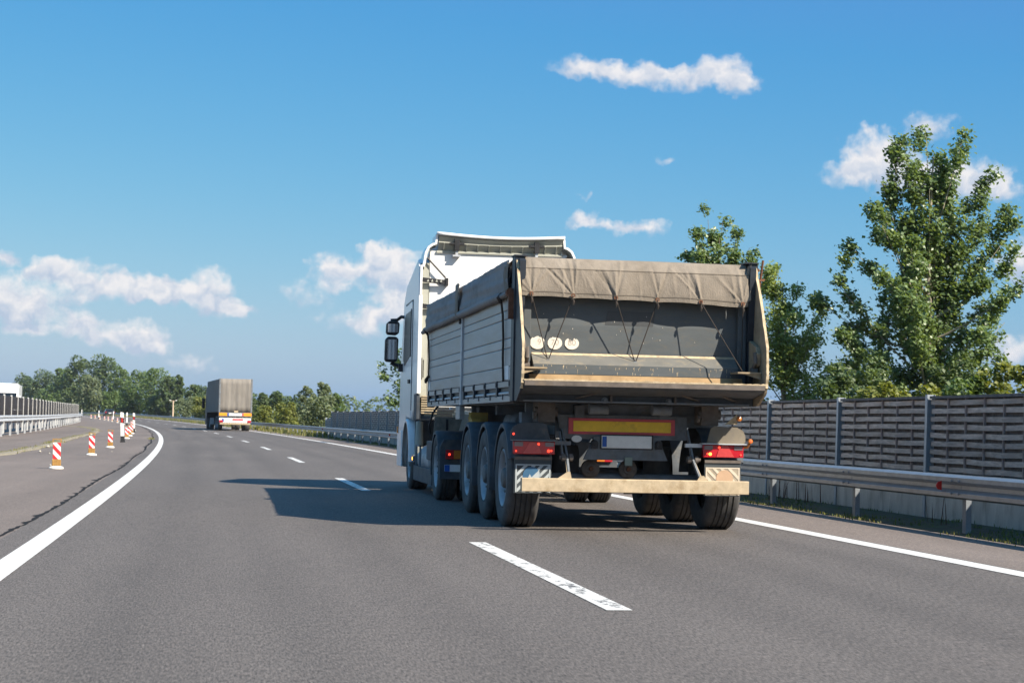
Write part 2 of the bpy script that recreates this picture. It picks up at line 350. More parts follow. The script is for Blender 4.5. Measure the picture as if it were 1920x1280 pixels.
# low worn kerb of the median island, coming to a tip
def kerb_off(t): return -7.52 + .12*math.sin(t*.13) - (max(0, t-128)**2*.0032 if t > 128 else 0)
ss = srange(6, 166, 1.2); mb = MB(); k = 4
for t in ss:
    o0 = kerb_off(t); w = .16 + .07*math.sin(t*.9) + .05*math.sin(t*2.3)
    mb.v += [P(t, o0-w-.15, .004), P(t, o0-w*.6, .05), P(t, o0+w*.5, .045), P(t, o0+w, .004)]
mb.f = [(i*k+j, i*k+j+1, (i+1)*k+j+1, (i+1)*k+j) for i in range(len(ss)-1) for j in range(3)]
me = bpy.data.meshes.new('median_kerb'); me.from_pydata(mb.v, [], mb.f); me.update()
o = bpy.data.objects.new('median_kerb', me); COL.objects.link(o); me.materials.append(M_kerbd); o['kind'] = 'structure'

# ------------------------------------------------------------------ plants: shared leaf machinery
def leafmat(name, c0, c1, gloss=.45, trans=.35):
    m = bpy.data.materials.new(name); nt, N, L = nodes(m); b = N['Principled BSDF']; out = N['Material Output']
    g = N.new('ShaderNodeNewGeometry'); mx = N.new('ShaderNodeMix'); mx.data_type = 'RGBA'; L.new(g.outputs['Random Per Island'], mx.inputs[0])
    mx.inputs['A'].default_value = (*c0, 1); mx.inputs['B'].default_value = (*c1, 1)
    L.new(mx.outputs['Result'], b.inputs['Base Color']); b.inputs['Roughness'].default_value = gloss; b.inputs['Specular IOR Level'].default_value = .5
    tr = N.new('ShaderNodeBsdfTranslucent'); hs = N.new('ShaderNodeMix'); hs.data_type = 'RGBA'; hs.blend_type = 'MULTIPLY'; hs.inputs[0].default_value = 1
    L.new(mx.outputs['Result'], hs.inputs['A']); hs.inputs['B'].default_value = (1.6, 1.5, .6, 1); L.new(hs.outputs['Result'], tr.inputs['Color'])
    ms = N.new('ShaderNodeMixShader'); ms.inputs[0].default_value = trans; L.new(b.outputs[0], ms.inputs[1]); L.new(tr.outputs[0], ms.inputs[2]); L.new(ms.outputs[0], out.inputs[0])
    return m
LM = [leafmat('leaf_dark', (.060, .098, .038), (.125, .175, .066), .5),
      leafmat('leaf_mid', (.075, .128, .036), (.145, .21, .062), .5),
      leafmat('leaf_silver', (.11, .15, .075), (.20, .235, .13), .6),
      leafmat('leaf_yellow', (.125, .155, .030), (.22, .235, .05), .6),
      leafmat('leaf_poplar', (.080, .130, .050), (.215, .295, .125), .38, .36),
      leafmat('leaf_grass', (.13, .16, .036), (.30, .26, .10), .7),
      leafmat('leaf_weed', (.05, .085, .02), (.12, .16, .04), .7),
      leafmat('leaf_light', (.14, .20, .06), (.30, .37, .15), .45, .42)]
M_bark = mat('bark', (.16, .135, .105), .9, var=.4, scale=9, stretch=(1, 1, .25), bump=.5)
M_palebark = mat('pale_bark', (.30, .26, .20), .85, var=.3, scale=9, stretch=(1, 1, .25), bump=.4)
def leaves_mesh(name, pts, size, m, updir=.5, fold=.25, aspect=.85, rng=RNG):
    """each leaf a folded rhomb (two triangles pairs) at pts"""
    n = len(pts); pts = np.asarray(pts, float)
    nrm = rng.normal(size=(n, 3)); nrm[:, 2] = np.abs(nrm[:, 2])*(.6+updir) + updir*.3; nrm += np.array(SUN)*.8; nrm /= np.linalg.norm(nrm, axis=1)[:, None]
    a = np.cross(nrm, rng.normal(size=(n, 3))); a /= np.linalg.norm(a, axis=1)[:, None]; b = np.cross(nrm, a)
    sz = (size*(.65+.7*rng.random(n)))[:, None]
    tip = pts + a*sz*.55; tail = pts - a*sz*.5
    l = pts + b*sz*.5*aspect + nrm*sz*fold*.5; r = pts - b*sz*.5*aspect + nrm*sz*fold*.5
    V = np.stack([tail, r, tip, l], 1).reshape(-1, 3)
    i = np.arange(n)*4; F = np.stack([np.stack([i, i+1, i+2], 1), np.stack([i, i+2, i+3], 1)], 1).reshape(-1, 3)
    me = bpy.data.meshes.new(name); me.vertices.add(len(V)); me.vertices.foreach_set('co', V.ravel())
    me.loops.add(F.size); me.loops.foreach_set('vertex_index', F.ravel().astype(np.int32))
    me.polygons.add(len(F)); me.polygons.foreach_set('loop_start', np.arange(len(F), dtype=np.int32)*3)
    me.update(calc_edges=True); me.materials.append(m); return me
def blades_mesh(name, pts, h, w, m, lean=.5, rng=RNG):
    n = len(pts); pts = np.asarray(pts, float); az = rng.random(n)*6.283; d = np.stack([np.cos(az), np.sin(az), 0*az], 1)
    hh = (h*(.5+.8*rng.random(n)))[:, None] if np.isscalar(h) else (np.asarray(h)*(.6+.7*rng.random(n)))[:, None]
    ww = w*(.6+.8*rng.random(n))[:, None]; side = np.stack([-d[:, 1], d[:, 0], 0*az], 1)
    ln = d*hh*lean*rng.random(n)[:, None]; up_ = np.array([0, 0, 1.])
    V = np.stack([pts-side*ww/2, pts+side*ww/2, pts+side*ww*.35+up_*hh*.6+ln*.35, pts-side*ww*.35+up_*hh*.6+ln*.35, pts+up_*hh+ln], 1).reshape(-1, 3)
    i = np.arange(n)*5; F = np.concatenate([np.stack([i, i+1, i+2], 1), np.stack([i, i+2, i+3], 1), np.stack([i+3, i+2, i+4], 1)])
    me = bpy.data.meshes.new(name); me.vertices.add(len(V)); me.vertices.foreach_set('co', V.ravel())
    me.loops.add(F.size); me.loops.foreach_set('vertex_index', F.ravel().astype(np.int32))
    me.polygons.add(len(F)); me.polygons.foreach_set('loop_start', np.arange(len(F), dtype=np.int32)*3)
    me.update(calc_edges=True); me.materials.append(m); return me
def tip_tree(name, base, tips, trunk_top, trunk_r, leaf, lsize, per_m, spread, label, cat, group=None, rng=None, barkm=None, extra=0, depth=1.6, fill=.25, exz=99):
    """a tree grown from branch tips (x, z relative to nothing: world X, Z); each gets its own depth"""
    rng = rng or np.random.default_rng(abs(hash(name)) % 1000 if False else len(label))
    bx, by, bz = base; root = empty(name, base)
    tm = MB(); H = trunk_top[2]-bz
    path = []; rad = []
    for k in range(9):
        t = k/8; path.append((bx+(trunk_top[0]-bx)*t + .06*math.sin(t*7), by+(trunk_top[1]-by)*t+.05*math.cos(t*5), bz+H*t)); rad.append(trunk_r*(1-t)**.8+.012)
    tm.tube([Vector(p)-Vector(base) for p in path], rad, 9)
    obj('trunk', tm, barkm or M_bark, root, smooth=True)
    bm_ = MB(); pts = []
    tl = [(x, None, z) for x, z in tips]
    for _ in range(extra):
        a, b = rng.choice(len(tips)), rng.choice(len(tips)); f_ = rng.random()
        x = tips[a][0]*f_+tips[b][0]*(1-f_); z = tips[a][1]*f_+tips[b][1]*(1-f_)
        if z < exz: tl.append((x, None, z-.2*rng.random()))
    for (x, _, z) in tl:
        wz = max(.3, 1-abs((z-bz)/H-.45)); y = by + rng.normal()*depth*.5*wz
        zs = bz + max(.12*H, min((z-bz)*(.42+.3*rng.random()), .93*H)); ts = (zs-bz)/H
        st = Vector((bx+(trunk_top[0]-bx)*ts, by+(trunk_top[1]-by)*ts, zs)); en = Vector((x, y, z)); L_ = (en-st).length
        mid = (st+en)/2 + Vector((0, 0, -.10*L_)); n = 7; bp = []
        for k in range(n):
            t = k/(n-1); bp.append(st*(1-t)**2 + mid*2*t*(1-t) + en*t*t)
        bm_.tube([p-Vector(base) for p in bp], [max(.008, trunk_r*.30*(1-t/6.3)) for t in range(n)], 5)
        cnt = int(per_m*L_*(1 if L_ > .6 else 1.4)); tt = fill + (1-fill)*rng.random(cnt)**.8
        # leaves in tufts along the branch
        tuft = rng.random(max(3, int(L_*4.5)))*(1-fill)+fill
        tt = tuft[rng.integers(0, len(tuft), cnt)] + rng.normal(size=cnt)*.025
        tt[: cnt//12] = 1.0
        tt = np.clip(tt, 0, 1.02)
        bpn = np.array([[*p] for p in bp]); idx = np.clip(tt, 0, 1)*(n-1); i0 = np.clip(idx.astype(int), 0, n-2); fr = (idx-i0)[:, None]
        pos = bpn[i0]*(1-fr)+bpn[i0+1]*fr
        key = np.round(tt*9).astype(int); offr = np.random.default_rng(int(abs(x*97+z*13))).normal(size=(12, 3))*spread*.55
        pos = pos + offr[np.clip(key, 0, 11)] + rng.normal(size=(cnt, 3))*spread*.42*np.array([1, 1, .9])
        pts.append(pos)
    obj('branches', bm_, barkm or M_bark, root, smooth=True)
    pts = np.concatenate(pts); pts = pts[pts[:, 2] > bz+.15]
    o = obj('crown', leaves_mesh('crown', pts-np.array(base), lsize, leaf, rng=rng), None, root)
    return tag(root, label, cat, group)
def round_tree(name, x, y, h, r, kind, label, group, n=None, lsize=None, shrub=False, rng=None, z0=None):
    rng = rng or np.random.default_rng(int(abs(x*31+y*7)))
    zb = tz(y)-.05 if z0 is None else z0; root = empty(name, (x, y, zb))
    tm = MB(); th = h*(.35 if shrub else .7); tr = max(.03, h*.016)
    tm.tube([(0, 0, -.1), (.02*h, .01*h, th*.5), (0, .02*h, th)], [tr, tr*.75, tr*.3], 7)
    for k in range(6):
        a = k*1.05+rng.random(); zz = th*(.35+.1*k); rr = r*.6
        tm.tube([(0, 0, zz), (math.cos(a)*rr*.5, math.sin(a)*rr*.5, zz+.12*h), (math.cos(a)*rr, math.sin(a)*rr, zz+.25*h)], [tr*.4, tr*.25, tr*.1], 5)
    obj('trunk', tm, M_bark, root, smooth=True)
    lo = .03*h if shrub else .10*h
    nl = 18 if not shrub else 11
    C = []
    for k in range(nl):                                  # foliage lobes spread through the crown
        t = (k+.5)/nl; zz = lo + (h-lo)*(t*.9+.03)
        prof = math.sin(min(1, (t*.86+.10))*math.pi)**.6 if not shrub else math.sqrt(max(.05, 1-t*t*.9))
        a = k*2.4 + rng.random(); rr = r*prof*(.35+.45*rng.random())
        C.append((math.cos(a)*rr, math.sin(a)*rr, zz, r*(.30+.22*rng.random())*(.55+.45*prof)))
    C = np.array(C)
    n = n or int(min(4200, 700+260*h*r/ (1 if shrub else 1.6)))
    i = rng.integers(0, nl, n); d = rng.normal(size=(n, 3)); d /= np.linalg.norm(d, axis=1)[:, None]
    q = C[i, :3] + d*(C[i, 3]*(.55+.5*rng.random(n)**.6))[:, None]*np.array([1, 1, .95])
    q = q[q[:, 2] > .02]
    obj('crown', leaves_mesh('crown', q, lsize or max(.14, r*.14), LM[kind], rng=rng, aspect=.8), None, root)
    return tag(root, label, 'shrub' if shrub else 'tree', group)

# ------------------------------------------------------------------ trees behind the noise wall on the right
POP = [(17.83,9.11),(18.69,9.15),(19.33,9.14),(19.69,8.8),(17.58,8.18),(17.23,7.79),(20.16,7.99),(20.24,7.53),(17.27,7.12),(20.78,7.2),(20.92,6.62),(16.91,6.61),(16.49,6.22),(20.99,5.98),(20.86,5.28),(16.77,5.31),(16.25,4.97),(15.6,4.61),(15.75,3.74),(21.07,4.15),(20.61,3.63),(20.27,4.88),(16.08,3.12),(15.82,2.43),(20.21,2.99),(18.2,8.5),(18.9,8.3),(18.4,7.6),(19.2,7.4),(18.0,6.7),(19.6,6.5),(18.8,6.2),(17.6,5.9),(19.9,5.6),(18.2,5.2),(19.2,4.9),(17.3,4.6),(18.6,4.2),(19.7,4.1),(17.2,3.6),(18.0,3.1),(19.2,3.0),(16.9,2.6),(18.7,2.5),(19.9,2.3),(17.6,2.2)]
tip_tree('poplar_tree', (18.55, 48, -.03), POP, (18.65, 48, 8.6), .13, LM[4], .110, 330, .28, 'tall bushy poplar tree behind the wooden noise wall at far right', 'tree', rng=np.random.default_rng(4), barkm=M_palebark, extra=22, depth=2.4, exz=5.4)
tip_tree('poplar_tree', (16.5, 62, -.03), [(15.61,7.96),(16.11,8.25),(16.68,8.18),(17.16,7.74),(17.51,7.29),(15.39,6.94),(15.94,7.15),(16.88,7.18),(15.2,6.0),(17.9,6.2),(15.6,5.2),(17.4,5.2),(16.4,6.4),(16.2,5.0)], (16.45, 62, 7.6), .10, LM[4], .12, 300, .27, 'poplar treetop rising just above the tarpaulin of the tipper truck', 'tree', rng=np.random.default_rng(9), extra=8, depth=1.8)
tip_tree('ash_tree', (15.2, 50, -.03), [(14.84,5.52),(15.07,5.6),(15.61,5.24),(15.85,4.58),(16.1,3.85),(14.69,5.29),(16.19,2.81),(14.79,4.11),(15.04,2.93),(15.64,3.54),(14.3,4.6),(14.2,3.5),(14.4,2.4),(15.5,2.2),(16.3,2.2),(15.3,4.4)], (15.1, 50, 5.1), .07, LM[7], .085, 330, .24, 'slender light green tree close right of the truck tipper body', 'tree', rng=np.random.default_rng(13), extra=12, depth=1.6)
tip_tree('poplar_tree', (8.55, 85, .03), [(6.96,3.52),(7.31,4.14),(7.01,3.28),(7.18,2.31),(7.55,4.39),(7.71,2.81),(8.15,4.77),(8.63,5.27),(9.2,4.6),(9.6,3.6),(9.7,2.6),(8.3,3.4),(8.8,2.4)], (8.55, 85, 4.9), .07, LM[4], .15, 85, .24, 'small tree peeping out beside the truck door mirrors', 'tree', rng=np.random.default_rng(21), extra=5, depth=1.4)
for (x, y, h, r, k, lb) in [(14.3,43,2.55,.75,0,'dark bush at the foot of the poplar, left end of the hedge behind the wall'),(15.0,42,2.3,.8,3,'yellow green bush under the big poplar, left of its trunk'),(16.0,42,2.25,.9,3,'low yellowish bush right under the big poplar trunk'),
        (16.9,41,2.5,.9,1,'mid green bush right of the big poplar trunk'),(17.5,41,2.85,.8,3,'bright yellow green bush near the right frame edge'),(17.0,38,2.95,.85,3,'tall yellow green bush at the extreme right above the wall'),(16.0,46,3.0,1.2,0,'dark shrub mass behind the low bushes left of the poplar trunk'),(18.6,46,3.2,1.1,0,'dark shrub mass behind the low bushes right of the poplar trunk')]:
    round_tree('bush', x, y, h, r, k, lb, 'bushes behind the noise wall', n=2600, lsize=.115, shrub=True)

# ------------------------------------------------------------------ far tree line
FAR = [(-66.9,640,12.4,5.49,0),(-59.9,630,13.8,5.76,0),(-49.7,580,13.8,4.64,1),(-40.4,520,15.5,4.76,0),(-33.0,505,15.3,5.2,0),(-26.9,480,12.0,3.29,1),(-33.5,470,9.2,3.76,2),(-20.6,440,10.1,4.02,1),(-16.3,430,10.5,4.42,1),(-12.6,410,8.7,2.58,0),(-10.2,395,9.1,1.02,0),(-6.9,385,6.6,2.42,0),(-4.1,375,6.1,2.36,0),(-54.5,600,8.7,4.46,1),(-44.7,560,7.7,3.84,2),(-7.6,345,3.5,2.56,2),(-4.4,335,3.9,2.11,3),(-14.9,415,4.5,3.56,0),(-22.4,445,4.9,3.05,1),(-28.5,470,5.8,3.49,1),(-1.3,330,4.8,2.07,0),(1.3,300,4.0,1.89,0),(3.0,280,3.9,1.6,0),(4.8,260,4.1,1.34,0),(6.5,250,4.1,1.57,0),(7.8,230,3.7,1.58,0),(3.9,200,2.1,1.37,3),(5.8,185,2.4,1.37,3),(7.4,178,4.1,.92,2),(8.6,172,4.4,.98,2),(7.0,150,2.7,1.46,2),(11.4,200,3.7,.8,1)]
FLAB = ['leftmost tree of the far tree line, just right of the white truck','second tree from the left in the far tree line','mid green tree between the left pair and the tallest far trees','tallest far tree, left of the tallest pair','tallest far tree, right of the tallest pair',
 'tree on the right shoulder of the tallest far pair','pale silvery tree in front of the tallest far pair','broad green tree above the striped beacons','broad green tree left of the concrete pole','dark tree directly behind the concrete pole','slim columnar tree next to the concrete pole',
 'dark tree between the concrete pole and the far truck','tree half hidden by the left edge of the far truck','lower green tree in front of the leftmost far pair','pale low tree over the end of the median noise barrier','pale shrub right of the concrete pole','yellow green shrub beside the far truck, on its left',
 'dark undergrowth tree left of the concrete pole','low green tree over the marker posts','low green tree behind the dark car','dark tree hidden behind the far truck, leftmost of three','dark tree hidden behind the far truck, middle of three','dark tree hidden behind the far truck, rightmost of three',
 'dark feathery tree touching the right edge of the far truck','dark feathery tree, second to the right of the far truck','dark feathery tree, third to the right of the far truck','yellowish bush right beside the far truck','yellow green bush midway between far truck and noise wall','silvery poplar left of the tall pair by the noise wall end','silvery poplar right of the tall pair by the noise wall end','pale bush at the foot of the silvery poplars','small tree peeping over the stepped end of the noise wall']
for (x, y, h, r, k), lb in zip(FAR, FLAB):
    sh = h < 5.9 and r > h*.42
    round_tree('roadside_shrub' if sh else 'roadside_tree', x, y, h*1.03, r*1.12, k, lb, 'far roadside trees', shrub=sh, n=int(2600+ (1200 if h > 9 else 0)), lsize=(.62 if y > 500 else .46 if y > 380 else .32 if y > 240 else .2))
# a farther wood closes the horizon behind them
def wood():
    rng = np.random.default_rng(77); pts = []
    for k in range(150):
        x = -330 + k*5.2 + rng.normal()*2; y = 820 + rng.normal()*25; h = 9 + 4*rng.random(); n = 110
        d = rng.normal(size=(n, 3)); d /= np.linalg.norm(d, axis=1)[:, None]
        pts.append(np.array([x, y, 1.3+h*.5]) + d*np.array([4.5, 4, h*.5])*(.75+.3*rng.random(n))[:, None])
    o = obj('far_wood', leaves_mesh('far_wood', np.concatenate(pts), 1.6, LM[0], rng=rng), None)
    tag(o, 'low dark wood along the horizon behind the roadside trees', 'wood', kind='stuff')
wood()
# ------------------------------------------------------------------ grass and weeds
def scatter(name, spots, label, h, w, m, cat='grass', n_each=40, rad=.2, lean=.6):
    rng = np.random.default_rng(len(label)+len(spots)); pts = []
    for (s_, o_, sc) in spots:
        p = np.array(P(s_, o_, 0)); k = max(3, int(n_each*sc)); d = rng.normal(size=(k, 3))*rad*sc; d[:, 2] = 0; pts.append(p+d)
    o = obj(name, blades_mesh(name, np.concatenate(pts), h, w, m, lean, rng), None); return tag(o, label, cat, kind='stuff')
rg = random.Random(31)
scatter('verge_grass', [(rg.uniform(14, 113), rg.uniform(5.45, 6.5), rg.uniform(.4, 1.3)) for _ in range(520)], 'sparse dark weeds on the soil strip under the right guardrail', .05, .012, LM[6], n_each=26, rad=.16)
scatter('edge_moss', [(rg.uniform(13, 60), 5.36+rg.uniform(-.02, .06), rg.uniform(.3, .9)) for _ in range(260)], 'thin yellow grass fringe along the edge of the hard shoulder', .03, .010, LM[5], n_each=16, rad=.09)
scatter('tall_grass', [(113+ (rg.random()**1.3)*330, rg.uniform(5.5, 9.5), rg.uniform(.7, 1.5)) for _ in range(1500)], 'tall sunlit grass beyond the far guardrail', .26, .05, LM[5], n_each=22, rad=.5)
scatter('kerb_grass', [(t_, kerb_off(t_)-.1+rg.uniform(-.08, .08), rg.uniform(.4, 1.2)) for t_ in [rg.choice((52,55,58,61,66,70,72,78,84,90,92,97,104,110,118,125,131,138,141,144,147,150))+rg.gauss(0, 1.2) for _ in range(150)]], 'dry grass tufts growing along the median kerb', .07, .014, LM[5], n_each=24, rad=.15)
scatter('joint_grass', [(87+rg.uniform(-1.2, 1.2), -4.2+rg.uniform(-.05, .05), .8) for _ in range(6)], 'little yellow grass tuft growing out of the tar joint', .09, .014, LM[5], n_each=22, rad=.12)
wd = [(27.6, 6.2, 1), (26.9, 6.1, .8), (26.2, 6.25, .7), (31.2, 6.1, 1), (85, 6.2, 1.5), (88.4, 6.2, 1.2), (96, 6.2, 1.6), (21, 6.0, .5), (20.4, 5.9, .4)]
scatter('tall_weed', wd, 'dry reddish weed stalks between guardrail and concrete base', .42, .014, mat('dry_weed', (.10, .045, .03), .8), n_each=9, rad=.13, lean=.35)


# ------------------------------------------------------------------ light summer haze over the plain
hz = MB().box(-700, 700, -60, 1000, -1.2, 17.5)
ho = obj('haze', hz, None); hm = bpy.data.materials.new('haze'); nt, N, L = nodes(hm); N.remove(N['Principled BSDF'])
pv = N.new('ShaderNodeVolumePrincipled'); pv.inputs['Color'].default_value = (.86, .92, 1, 1); pv.inputs['Density'].default_value = .00010; pv.inputs['Anisotropy'].default_value = .2
L.new(pv.outputs[0], N['Material Output'].inputs['Volume']); ho.data.materials.append(hm)
tag(ho, 'thin bluish summer haze lying over the whole plain', 'haze', kind='stuff')
# ------------------------------------------------------------------ guardrails
M_galv = mat('galvanised_steel', (.34, .355, .37), .42, .75, var=.14, scale=5, col2=(.25, .25, .25), amt=.1, scale2=3, spec=.5)
M_galvl = mat('bright_galvanised', (.60, .62, .64), .5, .25, var=.1, scale=5)
M_galvm = mat('mid_galvanised', (.44, .46, .48), .55, .25, var=.1, scale=5)
M_galvp = mat('galvanised_post', (.24, .26, .28), .55, .3, var=.15, scale=6)  # darker steel tone: shade on the right-hand posts put into the colour
M_red = mat('red_plastic', (.55, .03, .02), .35, var=.1)
M_black = mat('black_plastic', (.018, .018, .02), .5, var=.3)
M_white = mat('white_plastic', (.80, .79, .76), .45, var=.05, scale=12, col2=(.5, .45, .38), amt=.05)
def w_beam(length, z0, z1, name):
    h = z1-z0
    prof = [(.055, z0), (.03, z0+.01*h), (-.028, z0+.10*h), (-.03, z0+.27*h), (.035, z0+.42*h), (.035, z0+.58*h), (-.03, z0+.73*h), (-.028, z0+.90*h), (.03, z0+.99*h), (.055, z1)]
    mb = MB(); k = len(prof)
    for y in (0, length): mb.v += [(a, y, z) for a, z in prof]
    for y in (length, 0): pass
    mb.f = [(j, j+1, k+j+1, k+j) for j in range(k-1)]
    # thickness: the same outline again, 5 mm behind
    n = len(mb.v); mb.v += [(x+.006, y, z) for x, y, z in mb.v]
    mb.f += [(n+j, n+k+j, n+k+j+1, n+j+1) for j in range(k-1)] + [(0, n, n+k, k), (k-1, 2*k-1, n+2*k-1, n+k-1)]
    mb.f += [(j, n+j, n+j+1, j+1) for j in range(k-1)] + [(k+j, k+j+1, n+k+j+1, n+k+j) for j in range(k-1)]
    return mb.mesh(name)
def put(name, me, m, parent, s_, o_, dz=0, lean=0, rz=0, mirror=False):
    o = obj(name, me, m, parent); a = P(s_, o_, dz); o.location = a; o.rotation_euler = (0, lean, head(s_)+rz + (math.pi if mirror else 0)); return o
gr = empty('guardrail'); tag(gr, 'galvanised steel guardrail along the right hard shoulder', 'guardrail')
bme = w_beam(3.47, .36, .62, 'beam')
pme = MB().box(.0, .008, -.05, .05, -.3, .58).box(.008, .06, -.05, -.042, -.3, .58).box(.008, .06, .042, .05, -.3, .58).mesh('post')
rme = MB().prism([(.0, .0), (-.045, .012), (-.065, .05), (-.045, .09), (.0, .102)], 'y', -.008, .008).mesh('reflector')
t = 1.65; k = 0
while t < 560:
    put('beam', bme, M_galv, gr, t, 5.50, -.0005*(k % 2)); put('post', pme, M_galvp, gr, t, 5.57); k += 1; t += 3.46
for s_ in (19.35, 76.2, 107.5): 
    o = put('reflector', rme, M_red, gr, s_, 5.475, .445)
# bolts at the beam joints, near ones only
bo = MB()
bme2 = MB().lathe([(0, -.012), (.014, -.012), (.014, 0)], 'x', (0, 0, 0), 8).mesh('bolt')
for j in range(4, 9):
    for dy in (-.1, .1):
        for z in (.425, .555):
            put('bolt', bme2, M_galvp, gr, 1.65+3.46*j+dy, 5.466, z)

def lo(t): return (max(0, t-130)**2)*.00022
gl = empty('median_guardrail'); tag(gl, 'bright steel guardrail with many posts on the near side of the median barrier', 'guardrail')
bl = w_beam(5.22, .66, .95, 'beam'); bl2 = bl
pl = MB().box(-.012, 0, -.06, .06, -.2, .90).box(-.09, -.012, -.06, -.048, -.2, .90).box(-.09, -.012, .048, .06, -.2, .90).box(-.06, .0, -.03, .03, .74, .86).mesh('post')
t = 50; 
while t < 216:
    a = P(t, -10.70+lo(t)); b = P(t+5.2, -10.70+lo(t+5.2)); ang = math.atan2(-(b[0]-a[0]), b[1]-a[1])
    o = obj('beam', bl, M_galvl, gl); o.location = (b[0], b[1], b[2]); o.rotation_euler = (0, 0, ang+math.pi)
    o = obj('post', pl, M_galvm, gl); o.location = P(t, -10.76+lo(t)); o.rotation_euler = (0, 0, ang); t += 5.2
gl2 = empty('median_guardrail'); tag(gl2, 'second steel guardrail seen under the first, on the far side of the median barrier', 'guardrail')
t = 50
while t < 216:
    a = P(t, -12.30+lo(t)); b = P(t+5.2, -12.30+lo(t+5.2)); ang = math.atan2(-(b[0]-a[0]), b[1]-a[1])
    o = obj('beam', bl, M_galvp, gl2); o.location = a; o.rotation_euler = (0, 0, ang)
    o = obj('post', pl, M_galvp, gl2); o.location = P(t+2, -12.24+lo(t+2)); o.rotation_euler = (0, 0, ang+math.pi); t += 5.2
# ------------------------------------------------------------------ median noise barrier (posts and dark panes)
M_pane = mat('tinted_pane', (.030, .021, .020), .4, var=.2, spec=.12)
M_bpost = mat('barrier_post', (.62, .62, .60), .45, .2, var=.08)
nb = empty('noise_barrier'); tag(nb, 'median noise barrier of dark tinted panes between pale steel posts', 'noise barrier')
pm = MB().box(-.045, .045, -.04, .04, 0, 1.99).mesh('post'); t = 72
pn = MB().box(-.012, .012, .05, 4.85, .55, 1.235).mesh('pane'); pn2 = MB().box(-.012, .012, .05, 4.85, 1.245, 1.93).mesh('pane')
while t < 232:
    a = P(t, -11.5+lo(t)); b = P(t+4.9, -11.5+lo(t+4.9)); ang = math.atan2(-(b[0]-a[0]), b[1]-a[1])
    o = obj('post', pm, M_bpost, nb); o.location = a; o.rotation_euler = (0, 0, ang)
    if t < 226:
        for q in (pn, pn2): o = obj('pane', q, M_pane, nb); o.location = a; o.rotation_euler = (0, 0, ang)
    t += 4.9

# ------------------------------------------------------------------ right noise wall, woven timber on concrete
M_slat = mat('weathered_slat', (.50, .415, .35), .9, var=.3, scale=4, stretch=(6, .8, 6), col2=(.27, .235, .215), amt=.3, scale2=2.2, bump=.3, bscale=30, objvar=.16)
M_batten = mat('weathered_batten', (.30, .235, .21), .9, var=.3, scale=6)
M_felt = mat('dark_backing', (.16, .148, .14), .95, var=.3, scale=10)
M_wpost = mat('wall_post_steel', (.36, .40, .44), .5, .5, var=.12, scale=4)
M_conc = mat('stained_concrete', (.52, .47, .40), .9, var=.16, scale=5, stretch=(1, 1, .25), col2=(.27, .23, .18), amt=.38, scale2=3.2, bump=.25, objvar=.12)
nw = empty('noise_wall'); tag(nw, 'woven weathered timber noise wall on concrete base along the right side', 'noise wall')
PL = 3.385; LEAN = .018
def slat_mb(par, z, jit, mb=None, y0=.04):
    mb = mb or MB(); nb_ = 6; ys = []
    for k in range(7):
        yk = y0 + (PL-.08)*k/6; d = -.019 if (k+par) % 2 == 0 else .019
        if k in (0, 6): d *= .3
        ys.append((yk, d, jit[k]))
    pts = []
    for k in range(6):
        (ya, da, ja), (yb, db, jb) = ys[k], ys[k+1]
        for q in (0, .5): f = q; w = f*f*(3-2*f); pts.append((ya+(yb-ya)*f, da+(db-da)*w, ja+(jb-ja)*f))
    pts.append(ys[-1]); n = len(mb.v); h = .031; th = .007
    for (y, d, j) in pts: mb.v += [(d-th, y, z+j-h), (d+th, y, z+j-h), (d+th, y, z+j+h), (d-th, y, z+j+h)]
    for i in range(len(pts)-1):
        a = n+4*i; mb.f += [(a+q, a+(q+1) % 4, a+4+(q+1) % 4, a+4+q) for q in range(4)]
    mb.f += [(n+3, n+2, n+1, n), tuple(n+4*(len(pts)-1)+q for q in range(4))]
    return mb
rs = random.Random(8)
slat_me = {(p, v): slat_mb(p, 0, [rs.uniform(-.007, .007) for _ in range(7)]).mesh('slat') for p in (0, 1) for v in range(4)}
bat_me = MB().box(-.012, .012, -.015, .015, .58, 1.52).mesh('batten')
post_me = MB().box(-.055, -.045, -.036, .036, -.05, 1.548).box(-.045, .045, -.005, .005, -.05, 1.548).box(.045, .055, -.036, .036, -.05, 1.548).mesh('wall_post')
felt_me = MB().box(.045, .06, .03, PL-.03, .57, 1.50).mesh('backing_board')
cap_me = MB().box(-.03, .05, .03, PL-.03, 1.495, 1.53).mesh('top_board')
base_me = MB().box(-.04, .06, .02, PL-.02, -.1, .57).mesh('base_panel')
s_w = 22.57 - 6*PL; k = 0
